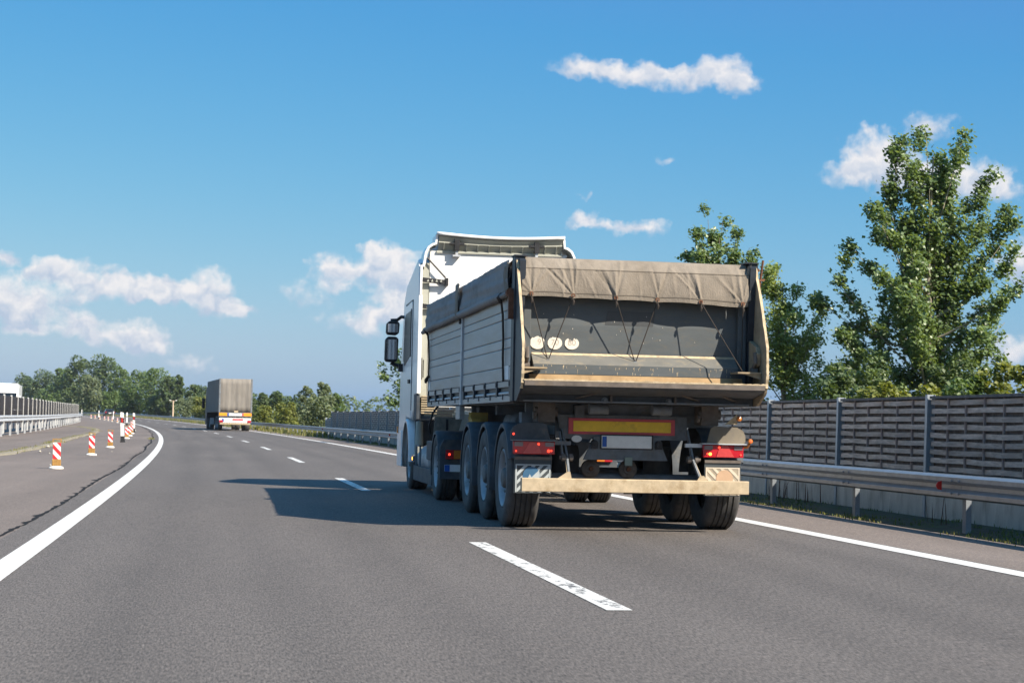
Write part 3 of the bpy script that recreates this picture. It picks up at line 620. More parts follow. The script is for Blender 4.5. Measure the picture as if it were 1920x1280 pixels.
while s_w < 112:
    near = s_w < 37
    put('wall_post', post_me, M_wpost, nw, s_w, 6.60, 0, LEAN); 
    put('backing_board', felt_me, M_felt, nw, s_w, 6.60, 0, LEAN); put('base_panel', base_me, M_conc, nw, s_w, 6.60, 0, LEAN); put('top_board', cap_me, M_felt, nw, s_w, 6.60, 0, LEAN)
    if near:
        for j in range(9):
            put('slat', slat_me[(j % 2, rs.randrange(4))], M_slat, nw, s_w, 6.60+LEAN*(.62+.103*j), .618+.1035*j, LEAN)
        for q in range(1, 6): 
            put('batten', bat_me, M_batten, nw, s_w+.04+(PL-.08)*q/6, 6.60, 0, LEAN)
    else:
        mb = MB()
        for j in range(9): slat_mb(j % 2, .618+.1035*j, [rs.uniform(-.007, .007) for _ in range(7)], mb)
        o = put('woven_slats', mb.mesh('woven_slats'), M_slat, nw, s_w, 6.60, 0, LEAN); o['kind'] = 'stuff'
        mb = MB()
        for q in range(1, 6): y = .04+(PL-.08)*q/6; mb.box(-.012, .012, y-.018, y+.018, .58, 1.52)
        o = put('batten_row', mb.mesh('batten_row'), M_batten, nw, s_w, 6.60, 0, LEAN); o['kind'] = 'stuff'
    s_w += PL; k += 1
put('wall_post', post_me, M_wpost, nw, s_w, 6.60, 0, LEAN)
# stepped lower end bay
mb = MB()
for j in range(5): slat_mb(j % 2, .618+.1035*j, [0]*7, mb)
o = put('woven_slats', mb.mesh('woven_slats'), M_slat, nw, s_w, 6.60, 0, LEAN); o['kind'] = 'stuff'
put('backing_board', MB().box(.045, .06, .03, PL-.03, .57, 1.12).mesh('backing_board'), M_felt, nw, s_w, 6.60, 0, LEAN)
put('base_panel', base_me, M_conc, nw, s_w, 6.60, 0, LEAN)
put('wall_post', MB().box(-.055, .055, -.04, .04, -.05, 1.16).mesh('wall_post'), M_wpost, nw, s_w+PL, 6.60, 0, LEAN)

# ------------------------------------------------------------------ striped beacons and marker posts
def stripe_mat(name, ca, cb, freq, slope, axis=0, duty=.5, ph=0.):
    m = bpy.data.materials.new(name); nt, N, L = nodes(m); b = N['Principled BSDF']; b.inputs['Roughness'].default_value = .4
    tc = N.new('ShaderNodeTexCoord'); sp = N.new('ShaderNodeSeparateXYZ'); L.new(tc.outputs['Object'], sp.inputs[0])
    a = N.new('ShaderNodeMath'); a.operation = 'MULTIPLY_ADD'; L.new(sp.outputs[axis], a.inputs[0]); a.inputs[1].default_value = slope; L.new(sp.outputs[2], a.inputs[2])
    q = N.new('ShaderNodeMath'); q.operation = 'MULTIPLY_ADD'; L.new(a.outputs[0], q.inputs[0]); q.inputs[1].default_value = freq; q.inputs[2].default_value = ph
    fr = N.new('ShaderNodeMath'); fr.operation = 'FRACT'; L.new(q.outputs[0], fr.inputs[0])
    g = N.new('ShaderNodeMath'); g.operation = 'GREATER_THAN'; L.new(fr.outputs[0], g.inputs[0]); g.inputs[1].default_value = duty
    mx = N.new('ShaderNodeMix'); mx.data_type = 'RGBA'; L.new(g.outputs[0], mx.inputs[0]); mx.inputs['A'].default_value = (*ca, 1); mx.inputs['B'].default_value = (*cb, 1)
    L.new(mx.outputs['Result'], b.inputs['Base Color']); return m
M_stripe = stripe_mat('beacon_stripes', (.60, .03, .035), (.78, .77, .75), 5.2, 1.05, 0, .5, .35)
M_ochre = mat('ochre_plastic', (.38, .21, .06), .55, var=.3, scale=18)
M_foot = mat('beacon_foot', (.82, .80, .72), .6, var=.08)
def beacon():
    e = empty('warning_beacon')
    obj('foot', MB().lathe([(0, 0), (.14, 0), (.145, .018), (.12, .045), (.06, .058), (0, .058)], 'z', (0, 0, 0), 20), M_foot, e, smooth=True)
    b = obj('base_block', MB().box(-.085, .085, -.03, .03, .058, .185), M_ochre, e, bevel=.008)
    for i in range(4): obj('rib', MB().box(-.075+.042*i, -.06+.042*i, -.036, -.0305, .07, .175), M_ochre, b)
    obj('striped_board', MB().box(-.076, .076, -.022, .022, .187, .515), M_stripe, e, bevel=.006)
    h = MB().box(-.085, -.065, -.02, .02, .516, .575).box(.065, .085, -.02, .02, .516, .575).box(-.085, .085, -.02, .02, .575, .592)
    obj('handle', h, M_ochre, e)
    return e
b0 = beacon(); BS = [(37.8, -5.32, 'nearest of the red and white striped beacons on the median paving'), (50.87, -5.33, 'second nearest red and white striped beacon'), (63.13, -5.31, 'third striped beacon, just left of the near leaning marker post'),
      (87.7, -5.32, 'striped beacon touching the near marker post on its right'), (98.5, -5.32, 'striped beacon between the two red banded marker posts, middle one'), (110.1, -5.30, 'striped beacon at the foot of the second red banded marker post'),
      (193.7, -5.15, 'small far beacon right of the dark car, closest of the far row'), (216.4, -5.15, 'small far beacon just right of the thin white post before the car'), (236, -5.1, 'small far beacon left of the thin white post before the car'), (249.3, -5.1, 'small far beacon in front of the dark car bumper'), (261, -5.1, 'small far beacon left of the dark car'),
      (276, -5.1, 'tiny far beacon near the fourth white post'), (290, -5.1, 'tiny far beacon between the two farthest white posts, right one'), (302, -5.1, 'tiny far beacon between the two farthest white posts, left one'), (130, -5.2, 'striped beacon hidden half behind the second red banded marker post'), (152, -5.2, 'striped beacon between far beacons and the banded marker posts')]
for i, (s_, o_, lb) in enumerate(BS):
    e = b0 if i == 0 else copy_tree(b0); e.location = P(s_, o_); e.rotation_euler = (0, 0, head(s_)-.06+rs.uniform(-.1, .1)); tag(e, lb, 'beacon', 'striped warning beacons on the median')
M_mblk = mat('marker_black', (.022, .022, .024), .6, var=.3)
def marker(full=True):
    e = empty('marker_post')
    def sec(z0, z1, w0, w1, sl=0.):
        d = .55; mb = MB()
        mb.add([(-w0, -w0*d, z0), (w0, -w0*d, z0-sl), (w0, w0*d, z0-sl), (-w0, w0*d, z0), (-w1, -w1*d, z1), (w1, -w1*d, z1-sl), (w1, w1*d, z1-sl), (-w1, w1*d, z1)],
               [(0,3,2,1),(4,5,6,7),(0,1,5,4),(1,2,6,5),(2,3,7,6),(3,0,4,7)]); return mb
    obj('black_base', sec(0, .25, .095, .07), M_mblk, e); obj('white_body', sec(.25, .78, .068, .068), M_white, e)
    bnd = obj('black_band', sec(.78, 1.0, .069, .067, .03) if full else sec(.78, .86, .069, .067), M_mblk, e)
    if full: obj('red_reflector', MB().prism([(-.03, .80), (.03, .785), (.03, .955), (-.03, .97)], 'y', -.043, -.039), M_red, bnd)
    obj('white_top', sec(1.0 if full else .86, 1.21, .067, .060, .03 if full else 0), M_white, e)
    return e
mk = marker(True); mk2 = marker(False)
for i, (s_, o_, full, ty, lb) in enumerate([(75.8, -5.24, 1, -.05, 'nearest tall white marker post with red band, leaning left'), (117.7, -5.21, 1, -.02, 'second tall white marker post with red band, by the edge line'), (177.4, -5.19, 0, 0, 'thin white marker post between the two red banded posts'),
        (242.4, -4.75, 0, .02, 'small white marker post in front of the dark car'), (285.2, -4.8, 0, 0, 'small white marker post left of the dark car'), (336, -4.7, 0, 0, 'farthest white marker post, at the end of the median guardrail')]):
    e = copy_tree(mk if full else mk2); e.location = P(s_, o_); e.rotation_euler = (0, ty, head(s_)-.05); tag(e, lb, 'marker post', 'white marker posts on the median')
    if i > 2: e.scale = (1, 1, 1.02)
for r in (mk, mk2):
    for ch in list(r.children):
        for g in list(ch.children): bpy.data.objects.remove(g, do_unlink=True)
        bpy.data.objects.remove(ch, do_unlink=True)
    bpy.data.objects.remove(r, do_unlink=True)
# stones and scraps on the paving
M_stone = mat('pale_stone', (.5, .46, .38), .9)
for i, (s_, o_, r) in enumerate([(61.5, -7.2, .07), (99, -7.3, .10), (54, -6.9, .05), (52, -6.5, .03), (40, -5.6, .03), (56, -5.0, .025)]):
    mb = MB(); mb.lathe([(0, -r*.5), (r*.8, -r*.4), (r, 0), (r*.6, r*.5), (0, r*.6)], 'z', (0, 0, 0), 7)
    for j, v in enumerate(mb.v): mb.v[j] = (v[0]*(1+.3*math.sin(j*1.7)), v[1]*(1+.3*math.cos(j*2.3)), v[2])
    o = obj('stone', mb, M_stone, None); o.location = P(s_, o_, r*.45); tag(o, ['pale stone on the kerb left of the second beacon', 'pale stone on the kerb left of the third beacon', 'small pale stone below the median kerb', 'tiny stone beside the kerb at far left', 'tiny stone left of the nearest beacon foot', 'tiny stone between the first and second beacons'][i], 'stone', 'loose stones on the median paving')

# ------------------------------------------------------------------ T-shaped concrete pole
M_pole = mat('pole_concrete', (.55, .42, .30), .85, var=.15, scale=5)
e = empty('lamp_pole', (-8.83, 305, tz(305)-.06)); tag(e, 'pale concrete pole with two short lamp arms beyond the far guardrail', 'lamp pole')
obj('shaft', MB().tube([(0, 0, 0), (0, 0, 3.1)], [.16, .11], 10), M_pole, e, smooth=True)
for sx in (-1, 1):
    a = obj('arm', MB().beam((sx*.10, 0, 3.05), (sx*.42, 0, 3.1), .07, .07), M_pole, e)
    obj('lamp_head', MB().box(min(sx*.34, sx*.62), max(sx*.34, sx*.62), -.12, .12, 3.08, 3.2), M_white, a, bevel=.02)
# ------------------------------------------------------------------ the tipper truck
DUST = (.34, .255, .165)
M_alu = mat('alu_board', (.345, .345, .345), .45, .30, var=.10, scale=3, stretch=(1, .35, 5), col2=(.30, .27, .23), amt=.35, scale2=1.3, objvar=.10)
M_alul = mat('alu_light', (.48, .50, .52), .45, .3, var=.12, scale=6, col2=(.25, .22, .19), amt=.2)
M_navy = mat('navy_steel', (.020, .026, .036), .5, var=.3, scale=7, col2=(.11, .09, .07), amt=.10, scale2=3)
M_gate = mat('tailgate_steel', (.082, .092, .096), .55, var=.14, scale=2.2, stretch=(1, 1, 2.5), col2=(.115, .108, .092), amt=.30, scale2=7)
M_gate2 = mat('tailgate_lit_dusty', (.145, .142, .128), .75, var=.16, scale=4, col2=(.25, .21, .15), amt=.35, scale2=11, stretch=(.6, 1, 1))  # paler than the gate: light on the ledge slope painted in, plus dust
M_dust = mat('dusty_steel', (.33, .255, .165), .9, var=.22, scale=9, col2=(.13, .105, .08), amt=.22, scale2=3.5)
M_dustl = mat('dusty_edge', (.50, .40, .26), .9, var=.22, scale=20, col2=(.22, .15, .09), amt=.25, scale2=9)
M_bump = mat('bumper_paint', (.45, .36, .24), .85, var=.16, scale=14, col2=(.27, .19, .10), amt=.3, scale2=6)
M_brown = mat('grimy_steel', (.125, .105, .090), .8, var=.3, scale=9, col2=(.17, .13, .09), amt=.25, scale2=4)
M_chas = mat('chassis_grime', (.165, .18, .195), .75, var=.3, scale=7, col2=(.20, .165, .13), amt=.25, scale2=4)
M_rub = mat('tyre_rubber', (.075, .073, .072), .8, var=.25, scale=9, col2=(.13, .12, .108), amt=.25, scale2=5)
M_mud = mat('mudguard_plastic', (.062, .072, .084), .62, var=.3, scale=6, col2=(.15, .135, .11), amt=.22, scale2=3.5, spec=.25)
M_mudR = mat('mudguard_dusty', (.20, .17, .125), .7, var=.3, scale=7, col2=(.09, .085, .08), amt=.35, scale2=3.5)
M_rim = mat('wheel_steel', (.34, .36, .38), .5, .35, var=.12, scale=6, col2=(.2, .18, .15), amt=.2, scale2=4)
M_hub = mat('hub_grime', (.14, .135, .13), .7, var=.3, scale=12)
M_cab = mat('cab_white', (.80, .80, .79), .32, var=.04, scale=2, col2=(.55, .53, .48), amt=.15, scale2=1.5, coat=.3)
M_liner = mat('fairing_liner', (.40, .40, .34), .6, var=.08, scale=5)
M_tarp = mat('tarp_cloth', (.235, .200, .160), .9, var=.20, scale=5, stretch=(1, 1, .5), col2=(.155, .13, .10), amt=.38, scale2=2.6, bump=.3, bscale=90)
M_tarps = mat('tarp_side', (.215, .21, .21), .7, var=.16, scale=3.5, stretch=(1, .6, 2), col2=(.14, .13, .125), amt=.3, scale2=1.4, bump=.2, bscale=20)
M_rope = mat('rope', (.045, .036, .030), .9)
M_rust = mat('rust', (.15, .065, .035), .85, var=.35, scale=18)
M_yel = mat('yellow_plastic', (.52, .35, .09), .6, var=.12, scale=8)
M_glass = mat('dark_glass', (.012, .015, .018), .06, var=.1, spec=.6)
M_glassd = mat('dull_glass', (.02, .024, .03), .38, var=.1, spec=.25)
M_lred = mat('lamp_red', (.42, .012, .022), .2, var=.12, scale=20, spec=.6)
M_lredl = mat('lamp_red_pale', (.50, .05, .05), .25, var=.12, scale=30, spec=.6)
M_lgrey = mat('lamp_grey', (.17, .13, .14), .25, var=.1, spec=.6)
M_lamb = mat('lamp_amber', (.55, .17, .02), .25, var=.1, spec=.6)
M_glow = mat('brake_bulb', (.9, .1, .05), .3, emit=(1, .06, .03), emis=1.2)
M_glowa = mat('amber_bulb', (.9, .4, .05), .3, emit=(1, .38, .05), emis=2.5)
M_plate = mat('plate_white', (.80, .81, .80), .45, var=.05, scale=20)
M_blue = mat('plate_blue', (.012, .10, .42), .45, var=.1)
M_refY = mat('reflector_yellow', (.88, .56, .03), .4, var=.12, scale=6, col2=(.35, .2, .04), amt=.15, scale2=5)
M_refR = mat('reflector_red', (.62, .085, .10), .45, var=.15, scale=8, col2=(.2, .07, .06), amt=.25, scale2=4)
M_chalk = mat('chalk_white', (.70, .64, .54), .9, var=.10, scale=40)
M_mark = mat('faded_print', (.40, .34, .29), .9)
M_slate = mat('flap_rubber', (.055, .065, .070), .7, var=.2, scale=9)
M_flapw = mat('flap_stripe', (.40, .43, .43), .6, var=.08, scale=20)
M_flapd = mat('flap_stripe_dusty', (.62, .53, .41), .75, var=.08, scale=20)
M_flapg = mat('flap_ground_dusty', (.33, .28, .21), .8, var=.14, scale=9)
M_fblue = mat('flap_blue', (.035, .11, .20), .6, var=.12)
M_forg = mat('flap_orange', (.50, .33, .21), .8, var=.1)

T = empty('tipper_truck', (4.07, 18.4, tz(22)+.001))
tag(T, 'white tractor pulling a dusty grey tipper trailer with tarpaulin cover in the right lane', 'truck')
def tp(name, mb, m, parent=None, **k): return obj(name, mb, m, parent or T, **k)

# --- box sides: boards, posts, hinge rails
ZB = [1.505, 1.65, 1.84, 1.94, 2.145, 2.235, 2.50]
for sx in (-1, 1):
    wall = tp('side_wall', MB().box(min(sx*1.19, sx*1.215), max(sx*1.19, sx*1.215), .2, 8.3, 1.3, 2.70), M_navy)
    for (y0, y1) in ((.30, 4.24), (4.42, 8.26)):
        for a, b in zip(ZB[:-1], ZB[1:]):
            x0, x1 = sorted((sx*1.217, sx*1.248)); g = .003; w = .008
            o = sx*1.217; q = sx*1.249; r = sx*1.246
            mb = MB().prism([(o, a+g), (r, a+g), (q, a+g+w), (q, b-g-w), (r, b-g), (o, b-g)], 'y', y0, y1)
            tp('side_board', mb, M_alu, wall)
    tp('stake_post', MB().box(*sorted((sx*1.20, sx*1.275)), 4.25, 4.33, 1.28, 2.52).box(*sorted((sx*1.20, sx*1.262)), 4.33, 4.41, 1.28, 2.52), M_alul, bevel=.006)
    tp('corner_post', MB().box(*sorted((sx*1.17, sx*1.262)), .10, .285, 1.29, 2.75), M_navy, bevel=.006)
    # hinge rail: face plate, recess with tube, clamps
    rail = tp('hinge_rail', MB().box(*sorted((sx*1.20, sx*1.250)), .29, 8.28, 1.29, 1.352).box(*sorted((sx*1.15, sx*1.19)), .29, 8.28, 1.352, 1.50), M_alu, bevel=.003)
    tp('hinge_tube', MB().cyl((sx*1.222, .3, 1.380), (sx*1.222, 8.27, 1.380), .017, 10), M_alul, rail, smooth=True)
    for y in [.36, 1.3, 2.24, 3.18, 4.14, 4.50, 5.42, 6.34, 7.26, 8.18]:
        tp('hinge_clamp', MB().box(*sorted((sx*1.20, sx*1.256)), y-.045, y+.045, 1.345, 1.515).box(*sorted((sx*1.256, sx*1.264)), y-.02, y+.03, 1.45, 1.50), M_alul if y > 100 else M_navy, rail, bevel=.004)
    ys = [.36, 1.3, 2.24, 3.18, 4.14]; ys2 = [4.50, 5.42, 6.34, 7.26, 8.18]
    for yy in (ys, ys2):
        for a, b in zip(yy[:-1], yy[1:]):
            tp('rail_plate', MB().box(*sorted((sx*1.215, sx*1.246)), a+.05, b-.05, 1.442, 1.502), M_alu, rail, bevel=.003)
            tp('drip_hook', MB().box(*sorted((sx*1.251, sx*1.259)), (a+b)/2-.012, (a+b)/2+.012, 1.315, 1.372), M_navy, rail)
    tp('front_wall', MB().box(*sorted((0, sx*1.25)), 8.27, 8.34, 1.3, 2.72), M_navy)
for (y, z, a, b) in ((.62, 1.52, .30, .14), (8.05, 1.53, .16, .12)):
    tp('side_placard', MB().box(-1.253, -1.2495, y-a/2, y+a/2, z, z+b), M_plate)
tp('floor', MB().box(-1.16, 1.16, .3, 8.3, 1.31, 1.36), M_chas)

# --- rear: flanges, tailgate, chute lip and under-beams
FL = [(.29, 1.30), (.29, 2.745), (.13, 2.745), (.06, 2.62), (-.06, 2.44), (-.22, 2.16), (-.355, 1.88), (-.375, 1.72), (-.375, 1.58), (-.35, 1.47), (-.30, 1.40), (-.05, 1.295)]
def edge_strip(sx):
    mb = MB(); rng = random.Random(2)
    pts = FL[2:-1]; P2 = []
    for (a, b) in zip(pts[:-1], pts[1:]):
        for q in range(5): f = q/5; P2.append((a[0]+(b[0]-a[0])*f+rng.uniform(-.006, .006), a[1]+(b[1]-a[1])*f))
    n = len(P2)
    for (y, z) in P2:
        w = .010+rng.uniform(0, .005); x = sx*1.235
        mb.v += [(x-w, y-.012, z), (x+w, y-.012, z), (x+w, y+.02, z), (x-w, y+.02, z)]
    for i in range(n-1): mb.f += [(4*i+q, 4*i+(q+1) % 4, 4*i+4+(q+1) % 4, 4*i+4+q) for q in range(4)]
    return mb
for sx in (-1, 1):
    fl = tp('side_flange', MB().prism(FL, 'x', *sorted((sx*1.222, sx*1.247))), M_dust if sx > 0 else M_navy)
    tp('flange_edge', edge_strip(sx), M_dustl, fl)
    # stiffening channel with the latch foot on the inner face
    x0, x1 = sorted((sx*1.150, sx*1.2215))
    tp('channel', MB().prism([(.02, 2.70), (.12, 2.74), (.16, 1.95), (.10, 1.95)], 'x', *sorted((sx*1.16, sx*1.2215))), M_navy, fl)
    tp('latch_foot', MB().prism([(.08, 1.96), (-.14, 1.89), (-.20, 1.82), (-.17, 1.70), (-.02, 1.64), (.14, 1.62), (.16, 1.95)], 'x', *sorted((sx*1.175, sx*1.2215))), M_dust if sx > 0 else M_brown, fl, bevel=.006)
    tp('latch_hook', MB().tube([(sx*1.165, -.17, 1.83), (sx*1.165, -.19, 1.73), (sx*1.165, -.10, 1.66), (sx*1.165, -.02, 1.63)], .022, 7).cyl((sx*1.13, -.12, 1.645), (sx*1.20, -.12, 1.645), .035, 10), M_brown, fl, smooth=True)
    tp('ledge_bracket', MB().box(*sorted((sx*.97, sx*1.215)), -.24, .06, 1.615, 1.632).prism([(sx*1.215, 1.615), (sx*1.02, 1.615), (sx*1.215, 1.56)], 'y', -.22, -.205), M_dust, fl)
gate = tp('tailgate', MB().prism([(.29, 1.50), (.29, 2.71), (.262, 2.71), (.240, 2.075), (.252, 1.775), (.245, 1.77), (.27, 1.50)], 'x', -1.10, 1.10), M_gate)
tp('gate_plate', MB().prism([(-.30, 2.09), (.20, 2.085), (.22, 2.23), (-.27, 2.235)], 'y', .2385, .2435), mat('gate_patch', (.058, .062, .064), .5, var=.1), gate)
tp('lower_ledge', MB().prism([(.248, 1.785), (.235, 1.792), (.09, 1.685), (.084, 1.675), (.084, 1.50), (.25, 1.50)], 'x', -1.06, 1.06), M_gate2, gate, bevel=.004)
tp('ledge_face', MB().box(-1.055, 1.055, .078, .0838, 1.575, 1.672), M_gate, gate)
tp('dust_face', MB().prism([(.0835, 1.57), (.075, 1.57), (.045, 1.495), (.0835, 1.495)], 'x', -1.10, 1.10), mat('rusty_dust', (.34, .225, .115), .9, var=.2, scale=7, col2=(.20, .12, .06), amt=.25, scale2=4), gate)
for sx in (-1, 1): tp('gate_frame', MB().box(*sorted((sx*1.075, sx*1.165)), .17, .28, 1.5, 2.70), M_gate, gate, bevel=.006)
tp('top_hinge_bar', MB().cyl((-1.2, .225, 2.70), (1.2, .225, 2.70), .025, 10), M_brown, smooth=True)
# chute lip with a ragged worn edge
lip = tp('chute_lip', MB().prism([(-.37, 1.445), (-.37, 1.500), (.10, 1.505), (.30, 1.505), (.30, 1.29), (.055, 1.29), (.055, 1.365), (-.03, 1.372), (-.33, 1.425)], 'x', -1.215, 1.215), mat('lip_steel', (.075, .082, .090), .75, var=.25, scale=7, col2=(.13, .11, .09), amt=.2, scale2=4), bevel=.004)
tp('lip_face', MB().box(-1.214, 1.214, -.3765, -.3705, 1.447, 1.496), M_brown, lip)
mb = MB(); rng = random.Random(12); n = 90
for i in range(n+1):
    x = -1.222+2.444*i/n; h = .006+.010*abs(math.sin(i*.37))*rng.random()+.003*rng.random()
    mb.v += [(x, -.377, 1.497-.002), (x, -.377-.003*rng.random(), 1.5+h), (x, -.33, 1.5+h*.5)]
for i in range(n): a = 3*i; mb.f += [(a, a+3, a+4, a+1), (a+1, a+4, a+5, a+2)]
tp('worn_edge', mb, M_dustl, lip)
tp('cross_channel', MB().box(-1.16, 1.16, -.02, .05, 1.385, 1.398).box(-1.16, 1.16, .0, .05, 1.295, 1.31), M_chas, lip)
for x, dx in ((-.62, .22), (.62, -.22), (1.02, -.2)):
    tp('diagonal_stay', MB().beam((x, .04, 1.335), (x+dx*1.0, -.12, 1.40), .05, .012), M_brown, lip)
for x in (-.33, .33):
    tp('bolt', MB().cyl((x, .03, 1.32), (x, .058, 1.32), .032, 12).cyl((x, .0, 1.32), (x, .03, 1.32), .016, 8), M_chas, lip)
    tp('bolt_web', MB().box(x+.05, x+.07, -.01, .05, 1.30, 1.385), M_brown, lip)
    tp('pivot_roller', MB().cyl((x-.1, .35, 1.235), (x+.1, .35, 1.235), .055, 14), M_chas, smooth=True)
# three worn speed discs
for i, (x, r, sq, txt) in enumerate([(-.995, .077, .88, '9'), (-.815, .074, .90, '70'), (-.640, .073, .86, '80')]):
    rng = random.Random(40+i); ang = [2*math.pi*k/30 for k in range(30)]; pts = []
    for k, a in enumerate(ang):
        rr = r*(1-.035*rng.random()); z_ = rr*math.sin(a)*sq
        if math.sin(a) > .75: z_ -= rng.random()*.012
        if i == 2 and 1.3 < a < 2.0: z_ -= .035
        pts.append((x+rr*math.cos(a)*1.02, 1.893+z_))
    dsk = tp('speed_disc', MB().prism(pts, 'y', .2405, .2465), M_chalk, gate)
    text_part('disc_number', txt, .085, M_mark, dsk, (x+(.02 if i == 0 else 0), .2398, 1.893+.005), (math.pi/2, 0, 0))
# dried runs and scratches on the gate
for i in range(60):
    rng = random.Random(100+i); x = rng.uniform(-1.02, 1.02); l = .008+.045*rng.random()**2; w = .0012+.0022*rng.random()
    z = 1.668-rng.random()*.02 if i % 3 else 1.578+l
    tp('dried_run', MB().prism([(x-w, z), (x+w, z), (x+w*.4, z-l), (x-w*.4, z-l)], 'y', .0762, .0775), M_dustl, gate)
for i in range(16):
    rng = random.Random(300+i); x = rng.uniform(-1.0, 1.0); z = rng.uniform(1.85, 2.2); l = .006+.012*rng.random()
    tp('gate_scratch', MB().prism([(x-.0025, z), (x+.0025, z), (x+.001, z-l), (x-.001, z-l)], 'y', .2365, .2385), M_chalk, gate)
tp('dust_line', MB().prism([(.2365, 1.794), (.2305, 1.7905), (.205, 1.7715), (.21, 1.7735)], 'x', -1.055, 1.055), M_dustl, gate)

# --- tarpaulin: rear hang, side hang with its roll tube, top
GX = [-1.10, -.675, -.235, .195, .645, 1.085]
_rc = random.Random(17); CREASE = []
for g in GX:                                              # creases run up from each grommet, mostly to the left
    for k in range(5):
        CREASE.append((g+_rc.uniform(-.01, .01), .93, g+_rc.choice((-.30, -.22, -.15, -.08, -.03, .05, .12, .2))+_rc.uniform(-.04, .04), _rc.uniform(.0, .45), _rc.uniform(.006, .016)*_rc.choice((1, 1, -1)), _rc.uniform(.008, .022)))
for k in range(12): x = _rc.uniform(-1.15, 1.1); CREASE.append((x, _rc.uniform(.7, 1), x-_rc.uniform(.0, .18), _rc.uniform(0, .3), _rc.uniform(.004, .010), _rc.uniform(.01, .03)))
def tarp_rear(u, v):
    x = -1.195+2.345*u
    zb = 2.352-.042*u - .018*math.exp(-((x-.95)/.2)**2)
    d = min(abs(x-g) for g in GX); zb += -.004*math.exp(-(d/.04)**2) + .007*math.sin(min(d, .2)/.2*math.pi*.5)
    zt = 2.752-.008*u
    if v < .10: t_ = v/.10; y = .24-.07*t_; z = zt
    elif v < .36: t_ = (v-.10)/.26; y = .17-.105*t_; z = zt-.115*t_
    else: t_ = (v-.36)/.64; y = .065-.020*math.sin(t_*math.pi*.8); z = zt-.115+(zb-zt+.115)*t_
    w = .010*math.sin(x*5+math.sin(x*2.3)*2)*v + .006*math.sin(x*14+v*3+math.sin(x*5))*v
    for (xa, va, xb, vb, A, wd) in CREASE:
        tt = (va-v)/max(.05, va-vb)
        if tt < -.08 or tt > 1.15: continue
        fade = max(0., min(1, (tt+.08)*9, (1.15-tt)*2.2)); dx = x-(xa+(xb-xa)*tt); wl = wd*(.5+1.1*max(0, tt))
        if abs(dx) < wl*5: w += -A*fade*math.exp(-abs(dx)/wl)*(1 if dx < 0 else .55) + (A*.5*fade*math.exp(-((dx-wl*1.5)/wl)**2))
    if v < .12: w *= v/.12
    return (x, y+w, z)
tarp = tp('tarpaulin', MB().grid(tarp_rear, 280, 34), M_tarp, smooth='all')
for vv, hh in ((.365, .004), (.90, .004)):
    mb = MB(); n_ = 120
    for i in range(n_+1):
        x, y, z = tarp_rear(i/n_, vv); mb.v += [(x, y-.0035, z-hh), (x, y-.0035, z+hh)]
    mb.f = [(2*i, 2*i+2, 2*i+3, 2*i+1) for i in range(n_)]
    tp('stitched_seam', mb, mat('tarp_seam', (.15, .125, .098), .9), tarp, smooth='all')
tp('hem_flap', MB().grid(lambda u, v: (1.14+.03*u, .07-.03*u+.02*math.sin(v*4), 2.715-.36*v+.02*u), 2, 12), M_tarp, tarp, solid=.004)
def tarp_side(u, v):
    y = .42+8.0*u
    z = 2.745+.008*math.sin(u*9)*u - .345*v + .004*math.sin(u*23)*v
    x = -1.266-.024*math.sin(v*math.pi*.55) + .004*math.sin(y*5.1+v*3) + .0035*math.sin(y*13+v*6) + .0025*math.sin(y*37+math.sin(y*5)*3+v*4) - .006*math.sin(v*9+y*1.7) - .004*math.sin(v*21+y*.9)
    if u < .06: x += .03*(1-u/.06)*v; z -= .03*math.sin(v*6)*(1-u/.06)
    return (x, y, z)
tp('tarp_side_sheet', MB().grid(tarp_side, 150, 14), M_tarps, tarp, smooth='all', solid=.004)
def tarp_right(u, v): x, y, z = tarp_side(u, v); return (-x, y, z)
tp('tarp_side_sheet', MB().grid(tarp_right, 60, 8), M_tarps, tarp, smooth='all', solid=.004)
tp('tarp_top', MB().grid(lambda u, v: (-1.25+2.5*u, (.22+8.2*v), 2.740+.012*math.sin(u*math.pi)-.03*abs(math.sin(v*math.pi*6))), 12, 48), M_tarp, tarp, smooth='all', solid=.004)
rt_ = tp('roll_tube', MB().tube([(-1.292, .36+.2*k, 2.388-.004*math.sin(k*.5)) for k in range(42)], [.030]*3+[.046+.002*math.sin(k*1.9) for k in range(38)]+[.030], 10), M_tarps, tarp, smooth=True)
tp('tube_end', MB().cyl((-1.292, .20, 2.392), (-1.292, .42, 2.390), .028, 12), M_alul, rt_, smooth=True)
tp('tube_collar', MB().cyl((-1.292, .17, 2.392), (-1.292, .26, 2.392), .043, 12).beam((-1.292, .22, 2.39), (-1.255, .17, 2.16), .03, .012).box(-1.31, -1.25, .14, .20, 2.12, 2.40), M_rust, rt_)
tp('tube_tip', MB().cyl((-1.292, 8.5, 2.376), (-1.292, 8.75, 2.375), .030, 12), M_chas, rt_, smooth=True)
tp('tarp_patch', MB().grid(lambda u, v: (-1.315-.02*v-.008*math.sin(u*8+v*5), 4.24+.34*u*(1-.15*v)+.06*v, 2.76-.40*v+.03*math.sin(u*3)), 8, 12), M_tarp, tarp, smooth='all', solid=.004)
tp('tarp_corner', MB().grid(lambda u, v: (-1.285-.012*math.sin(u*7+v*4), .36+.30*u*(1-.55*abs(v-.3)), 2.70-.36*v+.02*math.sin(u*5)), 8, 12), M_tarp, tarp, smooth='all', solid=.004)
tp('cap_plate', MB().box(-1.27, -1.14, .08, .30, 2.752, 2.765), M_navy); tp('cap_plate', MB().box(1.12, 1.262, .08, .30, 2.752, 2.765), M_navy)
for i, g in enumerate(GX):
    zg = 2.372-.044*(g+1.195)/2.345
    tp('grommet', MB().lathe([(.010, -.007), (.021, -.007), (.021, .004), (.010, .004)], 'y', (g, .030, zg+.004), 12, closed=True), M_rust, tarp)
